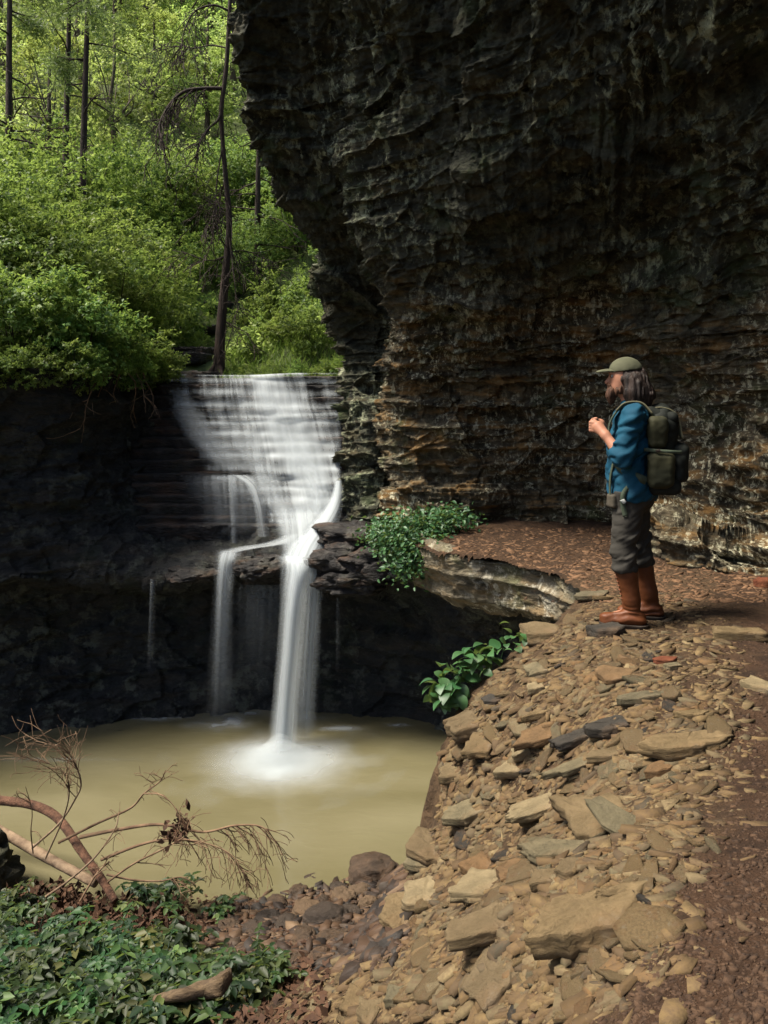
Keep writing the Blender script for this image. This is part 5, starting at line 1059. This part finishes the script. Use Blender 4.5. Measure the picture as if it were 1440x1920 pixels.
for px, py in gpl:
    p = hit(px, py + 22); q = int(rng.integers(6)); s = rng.uniform(.75, 1.2); e = empty('ground_plant', tuple(p), (0, 0, rng.uniform(0, 6.28))); e.scale = (s, s, s)
    where = 'below the fallen logs' if py < 1745 and px < 330 else 'beside the driftwood stump' if 300 < px < 450 and py > 1800 else 'near the creek stones' if px > 400 else 'at the very bottom left corner' if py > 1850 else 'in the middle of the leafy carpet'
    tag(e, 'low green leafy plant ' + where + ' at the lower left', 'plant', 'leafy ground plants at the lower left'); obj('foliage', GP[q][0], e); obj('stem', GP[q][1], e)
g_ = np.random.default_rng(77); px, py = g_.uniform(-20, 620, 4000), g_.uniform(1680, 1925, 4000); c = hits(px, py)[px + 0.9 * (py - 1630) < 870] + [0, 0, 0.01]; n_ = len(c)
v, f, t = leaves(c, unit(n_, g_) * [1, 1, .3], unit(n_, g_) * .6 + [0, 0, 1], g_.uniform(.03, .07, n_), .55); o = obj('leaf_litter', mesh('leaf_litter', v, f, M['deadleaf'], False)); tag(o, 'brown dead leaf litter under the ground plants', 'dead leaves', kind='stuff')

# ------------------------------------------------------------------ hiker (distance field -> one surface per piece)
class SDF:
    def __init__(s, lo, hi, h):
        s.lo = np.array(lo, float); s.h = h; s.n = np.ceil((np.array(hi) - s.lo) / h).astype(int) + 1
        s.f = np.full(s.n, 1.0, np.float32)
    def _box(s, lo, hi, pad):
        a = np.clip(np.floor((np.minimum(lo, hi) - pad - s.lo) / s.h).astype(int), 0, s.n - 1); b = np.clip(np.ceil((np.maximum(lo, hi) + pad - s.lo) / s.h).astype(int) + 1, 1, s.n)
        sl = tuple(slice(i, j) for i, j in zip(a, b)); ax = [s.lo[k] + s.h * np.arange(a[k], b[k]) for k in range(3)]
        return sl, np.stack(np.meshgrid(*ax, indexing='ij'), -1)
    def _put(s, sl, d, k, op):
        o = s.f[sl]
        if op == 'sub': s.f[sl] = np.maximum(o, -d); return
        if k > 0:
            hh = np.clip(0.5 + 0.5 * (o - d) / k, 0, 1); s.f[sl] = o * (1 - hh) + d * hh - k * hh * (1 - hh)
        else: s.f[sl] = np.minimum(o, d)
    def cone(s, a, b, r1, r2, k=0.02, op='add', sc=(1, 1, 1), pad=0.07):
        a = np.array(a, float); b = np.array(b, float); sc = np.array(sc, float); sl, p = s._box(a, b, (max(r1, r2) * sc.max()) + pad)
        q = (p - a) / sc; ba = (b - a) / sc; t = np.clip((q @ ba) / (ba @ ba + 1e-9), 0, 1); d = np.linalg.norm(q - t[..., None] * ba, axis=-1) - (r1 + (r2 - r1) * t)
        s._put(sl, d * sc.min(), k, op); return s
    def path(s, pts, rs, k=0.02, sc=(1, 1, 1)):
        for a, b, r1, r2 in zip(pts[:-1], pts[1:], rs[:-1], rs[1:]): s.cone(a, b, r1, r2, k, 'add', sc)
        return s
    def ell(s, c, r, k=0.02, op='add'):
        c = np.array(c, float); r = np.array(r, float); sl, p = s._box(c - r, c + r, 0.06); q = p - c; k0 = np.linalg.norm(q / r, axis=-1); k1 = np.linalg.norm(q / r ** 2, axis=-1) + 1e-9
        s._put(sl, k0 * (k0 - 1) / k1, k, op); return s
    def box(s, c, b, r=0.02, k=0.01, op='add', rot=0.0, pitch=0.0):
        c = np.array(c, float); b = np.array(b, float); m_ = np.array((Matrix.Rotation(rot, 3, 'Z') @ Matrix.Rotation(pitch, 3, 'Y'))); e = np.linalg.norm(b); sl, p = s._box(c - e, c + e, 0.05); q = np.abs((p - c) @ m_) - b + r
        s._put(sl, np.linalg.norm(np.maximum(q, 0), axis=-1) + np.minimum(q.max(-1), 0) - r, k, op); return s
    def grid(s): return np.stack(np.meshgrid(*[s.lo[k] + s.h * np.arange(s.n[k]) for k in range(3)], indexing='ij'), -1)
    def near(s, fn, band=0.05):                       # add fn(p) to the field near the surface
        m_ = np.abs(s.f) < band; i = np.argwhere(m_); s.f[m_] += fn(s.lo + s.h * i); return s
    def cut(s, nrm, off):                             # keep the side nrm.p < off
        n = np.array(nrm, float); n /= np.linalg.norm(n); g3 = [s.lo[k] + s.h * np.arange(s.n[k]) for k in range(3)]
        d = n[0] * g3[0][:, None, None] + n[1] * g3[1][None, :, None] + n[2] * g3[2][None, None, :] - off; s.f = np.maximum(s.f, d.astype(np.float32)); return s
    def mesh(s, name, mat):
        f = s.f; nx, ny, nz = f.shape; sg = f < 0
        cnt = sum(sg[a:nx - 1 + a, b:ny - 1 + b, c:nz - 1 + c].astype(np.int8) for a in (0, 1) for b in (0, 1) for c in (0, 1))
        cells = np.argwhere((cnt > 0) & (cnt < 8)); idx = np.full((nx - 1, ny - 1, nz - 1), -1, np.int64); idx[tuple(cells.T)] = np.arange(len(cells))
        acc = np.zeros((len(cells), 3)); num = np.zeros(len(cells))
        cor = [(a, b, c) for a in (0, 1) for b in (0, 1) for c in (0, 1)]
        for i, A in enumerate(cor):
            for B_ in cor[i + 1:]:
                if sum(abs(x - y) for x, y in zip(A, B_)) != 1: continue
                fa = f[tuple((cells + A).T)]; fb = f[tuple((cells + B_).T)]; m_ = (fa < 0) != (fb < 0); t = np.where(m_, fa / np.where(m_, fa - fb, 1), 0)
                acc += np.where(m_[:, None], np.array(A) + t[:, None] * (np.array(B_) - np.array(A)), 0); num += m_
        v = s.lo + s.h * (cells + acc / num[:, None]); F4 = []
        for ax in range(3):
            b, c = [(1, 2), (2, 0), (0, 1)][ax]; sl0 = [slice(None)] * 3; sl1 = [slice(None)] * 3; sl0[ax] = slice(0, -1); sl1[ax] = slice(1, None)
            e0, e1 = sg[tuple(sl0)], sg[tuple(sl1)]; ed = np.argwhere(e0 != e1); ok = (ed[:, b] > 0) & (ed[:, c] > 0) & (ed[:, b] < f.shape[b] - 1) & (ed[:, c] < f.shape[c] - 1); ed = ed[ok]
            fl = e0[tuple(ed.T)]; o = []
            for db, dc in ((-1, -1), (0, -1), (0, 0), (-1, 0)):
                q = ed.copy(); q[:, b] += db; q[:, c] += dc; o.append(idx[tuple(q.T)])
            q = np.stack(o, -1); q[~fl] = q[~fl][:, ::-1]; F4.append(q)
        return mesh(name, v, np.concatenate(F4), mat)

def cloth(name, c1, c2, rough=0.85, sc=40, bump=0.25):
    m = MT(name); n = m.noise(7, 5, 0.6); c = m.mix(m.ramp(n, [(0.3, 0), (0.7, 1)]), c1, c2); b = m.bump(m.noise(sc, 4, 0.6), bump, 0.006); return m.end(m.pbsdf(c, rough, b, 0.2))
M['skin'] = cloth('skin', (0.2592, 0.1156, 0.0693), (0.3312, 0.1598, 0.1023), 0.55, 90, 0.12)
M['shirt'] = cloth('blue_shirt', (0.00192, 0.03132, 0.05865), (0.0032, 0.0486, 0.08412), 0.8)
M['pants'] = cloth('dark_trousers', (0.02016, 0.01848, 0.01568), (0.03472, 0.03136, 0.02576), 0.85)
M['boot'] = cloth('brown_leather', (0.0576, 0.01812, 0.00624), (0.1094, 0.03516, 0.01248), 0.5, 55, 0.3)
M['sole'] = cloth('dark_rubber', (0.018, 0.014, 0.011), (0.04, 0.03, 0.022), 0.8)
M['lace'] = cloth('lace', (0.10, 0.035, 0.018), (0.16, 0.06, 0.03), 0.8)
M['cap'] = cloth('olive_cap', (0.0525, 0.0546, 0.0322), (0.0805, 0.0805, 0.049), 0.9)
M['hair'] = simple('brown_hair', (0.00504, 0.00294, 0.0021), (0.0252, 0.0126, 0.00756), 30, 0.6, 0.9, 0.01, (1, 1, 0.12))
M['beard'] = simple('red_brown_beard', (0.028, 0.01125, 0.0056), (0.104, 0.045, 0.021), 40, 0.7, 0.9, 0.01, (1, 1, 0.2))
M['pack'] = cloth('black_green_nylon', (0.0035, 0.005, 0.004), (0.010, 0.012, 0.009), 0.75)
M['pack_olive'] = cloth('olive_nylon', (0.014, 0.015, 0.007), (0.036, 0.034, 0.015), 0.75)
M['strap'] = cloth('strap_webbing', (0.03, 0.042, 0.028), (0.055, 0.068, 0.045), 0.8, 120)
M['strap_pale'] = cloth('khaki_webbing', (0.078, 0.072, 0.042), (0.114, 0.105, 0.06), 0.8, 120)
M['buckle'] = cloth('grey_buckle', (0.25, 0.26, 0.25), (0.34, 0.35, 0.33), 0.4)
M['eye'] = cloth('eye', (0.05, 0.03, 0.02), (0.5, 0.5, 0.48), 0.2)

pr = np.array([1.665, 5.20, 0.0]); pr[2] = float(gz_at(pr[0], pr[1])) - 0.005
person = empty('person', tuple(pr), (0, 0, R(163))); tag(person, 'hiker in olive cap, blue shirt, dark trousers and tall brown boots, hands at chest', 'person')
LH, RH = np.array([0.205, 0.125, 1.325]), np.array([0.20, -0.075, 1.335])
J = {1: dict(hip=(0.0, .10, .90), kn=(.045, .125, .50), an=(-.02, .125, .10), sh=(-.02, .205, 1.40), el=(.045, .262, 1.125), wr=(.155, .180, 1.272)),
     -1: dict(hip=(-.02, -.10, .90), kn=(-.055, -.12, .50), an=(-.14, -.125, .10), sh=(-.02, -.205, 1.40), el=(.06, -.25, 1.13), wr=(.155, -.13, 1.285))}
def torso(S, g=0.0):
    S.path([(-.005, 0, .88), (.015, 0, 1.02), (.0, 0, 1.2), (-.02, 0, 1.36)], [.118 + g, .118 + g, .122 + g, .112 + g], .05, (1, 1.38, 1))
    S.cone((-.02, .15, 1.405), (-.02, -.15, 1.405), .062 + g, .062 + g, .07)
def arm(S, s_, g=0.0, upto='wr'):
    j = J[s_]; S.cone(j['sh'], j['el'], .058 + g, .044 + g, .03)
    if upto == 'wr': S.cone(j['el'], j['wr'], .043 + g, .028 + g, .02)
    elif upto == 'mid': e, w = np.array(j['el']), np.array(j['wr']); S.cone(e, e + (w - e) * .22, .046 + g, .046 + g, .02)
S = SDF((-.3, -.36, 0.04), (.36, .36, 1.80), 0.006)
torso(S); S.cone((-.015, 0, 1.42), (.015, 0, 1.56), .058, .054, .03)
S.ell((.035, 0, 1.655), (.098, .078, .118), .02); S.ell((.075, 0, 1.585), (.055, .052, .05), .03)
S.cone((.128, 0, 1.665), (.148, 0, 1.628), .010, .016, .015); S.ell((.118, 0, 1.69), (.022, .052, .014), .012)
for s_ in (1, -1):
    S.ell((.118, .033 * s_, 1.668), (.016, .017, .012), .006, 'sub'); S.ell((.0, .078 * s_, 1.64), (.022, .012, .032), .008)
    j = J[s_]; S.path([j['hip'], j['kn'], j['an']], [.088, .06, .042], .03); S.cone(j['an'], np.array(j['an']) + [.14, 0, -.04], .04, .03, .02)
    arm(S, s_)
    w = np.array(j['wr']); hc = LH if s_ > 0 else RH; dv = (hc - w) / np.linalg.norm(hc - w); S.cone(w, hc, .030, .042, .02, 'add', (1, 1, 1))
    inn = np.array([0, -s_, 0.0]); fw = np.array([.75, 0, .35])
    for q in range(4):                                  # fingers closed round the strap
        b0 = hc + np.array([.022, .012 * s_, .028 - .018 * q]); k1 = b0 + np.array([.026, -.010 * s_, .004]); k2 = k1 + np.array([.002, -.024 * s_, -.004]) * (1 - .08 * q); k3 = k2 + np.array([-.020, -.008 * s_, -.002])
        S.path([b0, k1, k2, k3], [.0125, .0118, .0108, .009], .003)
    t0 = hc + np.array([.0, -.018 * s_, .02]); S.path([t0, t0 + np.array([.022, -.018 * s_, .022]), t0 + np.array([.044, -.020 * s_, .020])], [.0125, .0108, .0085], .004)
obj('body', S.mesh('body', M['skin']), person)
for s_ in (1, -1):
    v, f = rock_blob(3, 2, (.012, .012, .012), 0.0); obj('eye', mesh('eye', v, f, M['eye']), person, (.112, .033 * s_, 1.668))
# shirt
S = SDF((-.3, -.38, .74), (.36, .38, 1.56), 0.007); torso(S, .016); S.cone((-.005, 0, .80), (.0, 0, .95), .142, .130, .04, 'add', (1, 1.36, 1))
S.cone((-.018, 0, 1.42), (-.01, 0, 1.478), .075, .066, .03)
for s_ in (1, -1): arm(S, s_, .023, 'mid')
S.ell((-.03, 0, .90), (.152, .192, .12), .05); S.cut((0.10, 0, -1), -.845); S.cut((-.25, 0, 1), 1.478)
S.near(lambda p: .008 * fbm(p * [7, 7, 16], 3, 5) + .009 * (1 - 4 * np.abs(fbm(p @ np.array([[1, 0, .6], [0, 1, .5], [0, 0, 1]]) * [6, 6, 13] + 7, 2, 6))) + .005 * np.sin(p[:, 2] * 85 + 5 * vnoise(p * 8, 3)) * sstep(1.0, 1.25, p[:, 2]) * (np.abs(p[:, 1]) > .17))
obj('shirt', S.mesh('shirt', M['shirt']), person)
# trousers
S = SDF((-.3, -.3, .32), (.3, .3, 1.0), 0.007)
S.cone((-.005, 0, .90), (-.005, 0, .95), .127, .122, .03, 'add', (1, 1.38, 1)); S.ell((-.035, 0, .87), (.13, .172, .12), .04)
for s_ in (1, -1):
    j = J[s_]; kn = np.array(j['kn']); an = np.array(j['an']); S.cone(j['hip'], kn, .112, .080, .03); b = kn + (an - kn) * .26; S.cone(kn, b, .082, .083, .02); S.ell(b + [0, 0, -.005], (.087, .084, .045), .02)
S.cut((0, 0, -1), -.365); S.cut((0, 0, 1), .90)
S.near(lambda p: .010 * fbm(p * [6, 6, 9], 3, 15) + .011 * (1 - np.abs(fbm(p @ np.array([[1, 0, .5], [0, 1, .3], [0, 0, 1]]) * [5, 5, 15] + 3, 3, 16)) * 4) * (.35 + .65 * sstep(.8, .45, p[:, 2])))
tr_ = obj('trousers', S.mesh('trousers', M['pants']), person)
# boots
for s_ in (1, -1):
    an = np.array(J[s_]['an']); ax, ay = an[0], an[1]; kn = np.array(J[s_]['kn']); tp = an + (kn - an) * .73
    S = SDF((ax - .16, ay - .12, 0.0), (ax + .27, ay + .12, .46), 0.006)
    S.path([an + [0, 0, -.02], an + (kn - an) * .2, tp], [.052, .057, .078], .02, (1, .92, 1)); S.cone((ax - .035, ay, .058), (ax + .06, ay, .062), .05, .05, .03); S.cone((ax + .05, ay, .058), (ax + .165, ay, .048), .05, .041, .03, 'add', (1, .95, 1)); S.ell((ax + .165, ay, .05), (.055, .045, .036), .02)
    S.cut((0, 0, 1), tp[2] + .012); S.cut((0, 0, -1), -.022); S.near(lambda p: .005 * fbm(p * [8, 8, 14], 3, 25) + .003 * np.sin(p[:, 2] * 120 + 4 * vnoise(p * 12, 2)) * sstep(.2, .1, p[:, 2]))
    bt = obj('boot', S.mesh('boot', M['boot']), person)
    S = SDF((ax - .16, ay - .12, -.02), (ax + .27, ay + .12, .08), 0.006); S.cone((ax - .04, ay, .03), (ax + .06, ay, .03), .057, .054, .01); S.cone((ax + .06, ay, .03), (ax + .168, ay, .03), .054, .052, .01); S.cut((0, 0, 1), .030); S.cut((0, 0, -1), 0.0)
    obj('sole', S.mesh('sole', M['sole']), bt)
    up = (kn - an) / np.linalg.norm(kn - an); lac = []
    for q in range(9):
        zc = an + up * (.04 + .028 * q); r = .058 + .0022 * q; lac.append((np.array([zc + [r * math.cos(a), r * .95 * math.sin(a), 0] for a in np.linspace(-.55, .55, 6)]), np.full(6, .0035), 1))
    for q in range(4): x = ax + .055 + .022 * q; lac.append((np.array([[x, ay + .04 * math.sin(a), .098 - .010 * q + .012 * math.cos(a)] for a in np.linspace(-.9, .9, 6)]), np.full(6, .0035), 1))
    for q, (p3, r3, _) in enumerate(lac): v, f = tube(p3, r3, 5, True); obj('lace', tmesh('lace', v, f, M['lace']), bt)
# cap, hair, beard
S = SDF((-.13, -.13, 1.62), (.24, .13, 1.82), 0.005); S.ell((.025, 0, 1.70), (.112, .092, .098), .01); S.cut((-.12, 0, -1), -1.692); S.near(lambda p: .003 * fbm(p * 14, 3, 35))
cp = obj('cap', S.mesh('cap', M['cap']), person)
S = SDF((.05, -.11, 1.64), (.24, .11, 1.74), 0.005); S.ell((.125, 0, 1.694), (.098, .072, .026), .0); S.ell((.12, 0, 1.680), (.11, .09, .026), 0, 'sub'); S.cut((-1, 0, 0), -.07); obj('brim', S.mesh('brim', M['cap']), cp)
def strandy(p): return .011 * (1 - 2 * np.abs(fbm(p * [34, 34, 3.2], 3, 45))) + .010 * fbm(p * 10, 2, 46)
S = SDF((-.22, -.17, 1.36), (.14, .17, 1.76), 0.006); S.ell((-.005, 0, 1.655), (.105, .098, .105), .02)
for y_ in (.062, -.062): S.path([(.0, y_, 1.64), (-.01, y_ * 1.25, 1.55), (-.02, y_ * 1.35, 1.46)], [.055, .052, .034], .03)
S.path([(-.05, 0, 1.62), (-.085, 0, 1.54), (-.09, 0, 1.44)], [.08, .075, .045], .04, (1, 1.25, 1)); S.cone((-.04, .05, 1.60), (-.07, .07, 1.45), .06, .04, .03)
S.cut((0, 0, 1), 1.735); S.near(strandy); obj('hair', S.mesh('hair', M['hair']), person)
S = SDF((.0, -.1, 1.42), (.21, .1, 1.66), 0.005); S.path([(.03, .062, 1.63), (.06, .055, 1.575), (.115, .02, 1.555)], [.022, .028, .034], .02); S.path([(.03, -.062, 1.63), (.06, -.055, 1.575), (.115, -.02, 1.555)], [.022, .028, .034], .02); S.path([(.11, 0, 1.575), (.125, 0, 1.53), (.13, 0, 1.485)], [.04, .038, .016], .03); S.cone((.135, .03, 1.607), (.135, -.03, 1.607), .012, .012, .01)
S.near(strandy); obj('beard', S.mesh('beard', M['beard']), person)
# small bag tucked on the belt
S = SDF((.02, .06, .78), (.2, .22, .92), 0.006); S.box((.112, .135, .838), (.024, .05, .045), .016, .0, 'add', .5); S.near(lambda p: .004 * fbm(p * 14, 3, 55)); o = obj('hip_pouch', S.mesh('hip_pouch', cloth('camo_pouch', (0.022, 0.02, 0.014), (0.085, 0.07, 0.052), 0.85, 60)))
o.location = person.location; o.rotation_euler = person.rotation_euler; tag(o, 'small mottled pouch at the front of the hiker waist', 'pouch')

# ------------------------------------------------------------------ backpack
pack = empty('backpack', tuple(pr), (0, 0, R(163))); tag(pack, 'dark green and olive backpack on the back of the hiker', 'backpack')
S = SDF((-.52, -.26, .86), (-.08, .26, 1.52), 0.007)
S.box((-.235, 0, 1.19), (.10, .14, .235), .085, .0, 'add', 0, .06); S.ell((-.235, 0, 1.32), (.125, .15, .155), .06)
S.near(lambda p: .018 * fbm(p * 7, 3, 65) + .008 * (1 - 3 * np.abs(fbm(p * [4, 4, 12], 2, 66)))); obj('main_compartment', S.mesh('main_compartment', M['pack']), pack, (.045, 0, 0))
S = SDF((-.5, -.26, 1.28), (-.06, .26, 1.54), 0.007); S.box((-.235, 0, 1.40), (.118, .142, .05), .052, 0, 'add', 0, -.22); S.near(lambda p: .016 * fbm(p * 8, 3, 67)); lid = obj('top_lid', S.mesh('top_lid', M['pack']), pack, (.045, 0, 0))
def pocket(name, c, b, mat, rot=0, seed=0, parent=pack):
    c = np.array(c); b = np.array(b); S = SDF(c - b * 1.5 - .03, c + b * 1.5 + .03, 0.006); S.box(c, b, min(b) * .85, 0, 'add', rot); S.near(lambda p: .016 * fbm(p * 9, 3, 70 + seed)); return obj(name, S.mesh(name, mat), parent, (.045, 0, 0))
pocket('side_pocket', (-.235, .185, 1.055), (.082, .052, .115), M['pack_olive'], .15, 1); pocket('side_pocket', (-.215, .172, 1.30), (.062, .045, .105), M['pack_olive'], .2, 2)
pocket('side_pocket', (-.235, -.185, 1.055), (.082, .052, .115), M['pack_olive'], -.15, 3); pocket('front_pocket', (-.365, .0, 1.09), (.05, .125, .125), M['pack'], 0, 4); pocket('front_pocket', (-.345, .095, 1.06), (.05, .06, .10), M['pack'], .5, 6)
pocket('bottom_roll', (-.26, 0, .945), (.10, .17, .055), M['pack'], 0, 5)
def strap(name, pts, width, mat, parent=pack, thick=.006, nrm=(0, 1, 0), ns=24):
    c = catmull(np.array(pts, float), np.linspace(0, len(pts) - 1, ns)); t = np.gradient(c, axis=0); t /= np.linalg.norm(t, axis=1, keepdims=True); n = np.broadcast_to(np.array(nrm, float), c.shape) if np.ndim(nrm) == 1 else np.array([np.interp(np.linspace(0, 1, ns), np.linspace(0, 1, len(nrm)), np.array(nrm, float)[:, k]) for k in range(3)]).T
    sdir = np.cross(t, n); sdir /= np.linalg.norm(sdir, axis=1, keepdims=True); n = np.cross(sdir, t); w2 = width / 2; th = thick / 2
    v = np.stack([c + sdir * w2 + n * th, c - sdir * w2 + n * th, c - sdir * w2 - n * th, c + sdir * w2 - n * th], 1).reshape(-1, 3); f = []
    for i in range(ns - 1):
        for j in range(4): f.append([i * 4 + j, i * 4 + (j + 1) % 4, (i + 1) * 4 + (j + 1) % 4, (i + 1) * 4 + j])
    f += [[3, 2, 1, 0], [(ns - 1) * 4 + k for k in range(4)]]
    return obj(name, mesh(name, v, f, mat, False), parent)
for s_ in (1, -1):
    strap('shoulder_strap', [(-.15, .13 * s_, 1.40), (-.07, .125 * s_, 1.475), (.03, .12 * s_, 1.475), (.10, .12 * s_, 1.41), (.135, .125 * s_, 1.32), (.128, .15 * s_, 1.20), (.06, .185 * s_, 1.06), (-.10, .19 * s_, .98)], .052, M['strap'], thick=.014, nrm=[(-.6, 0, .8), (0, 0, 1), (.6, 0, .8), (1, 0, .3), (1, 0, 0), (.9, .4 * s_, 0), (.4, .9 * s_, 0), (0, 1 * s_, 0)])
strap('shoulder_piping', [(-.14, .16, 1.415), (-.07, .155, 1.488), (.03, .15, 1.487), (.09, .148, 1.435)], .010, M['strap_pale'], thick=.012, nrm=[(-.6, 0, .8), (0, 0, 1), (.6, 0, .8), (1, 0, .4)])
hb = strap('hip_strap', [(-.13, .18, 1.00), (-.02, .198, .96), (.04, .215, .90), (.045, .215, .82), (.03, .212, .745)], .032, M['strap'], nrm=[(0, 1, 0), (0, 1, 0), (.1, 1, 0), (.1, 1, 0), (.1, 1, 0)])
v, f = slab(5, 16, 5, .8, .4, 0, 4); obj('buckle', mesh('buckle', v * [.022, .022, .03], f, M['buckle'], False), hb, (.045, .226, .845), (R(90), 0, 0))
strap('dangling_strap', [(.10, .15, 1.12), (.125, .14, 1.0), (.128, .135, .90), (.125, .14, .80)], .022, M['strap'], nrm=(1, .5, 0))
for y_ in (.09, -.03, -.12): strap('lid_strap', [(-.14, y_, 1.44), (-.235, y_, 1.458), (-.315, y_, 1.432), (-.352, y_, 1.37), (-.372, y_, 1.25)], .016, M['strap_pale'] if y_ > 0 else M['strap'], nrm=[(0, 0, 1), (-.1, 0, 1), (-.6, 0, .8), (-1, 0, .2), (-1, 0, 0)], thick=.008).location = (.045, 0, 0)
b1 = strap('side_strap', [(-.13, .19, 1.185), (-.20, .225, 1.18), (-.29, .225, 1.175), (-.36, .18, 1.17)], .022, M['strap'], thick=.008, nrm=[(.3, 1, 0), (.1, 1, 0), (-.1, 1, 0), (-.6, 1, 0)]); b1.location = (.045, 0, 0)
v, f = slab(6, 16, 5, .8, .4, 0, 4); obj('buckle', mesh('buckle', v * [.02, .016, .03], f, M['sole'], False), b1, (-.215, .235, 1.18), (R(90), 0, 0))
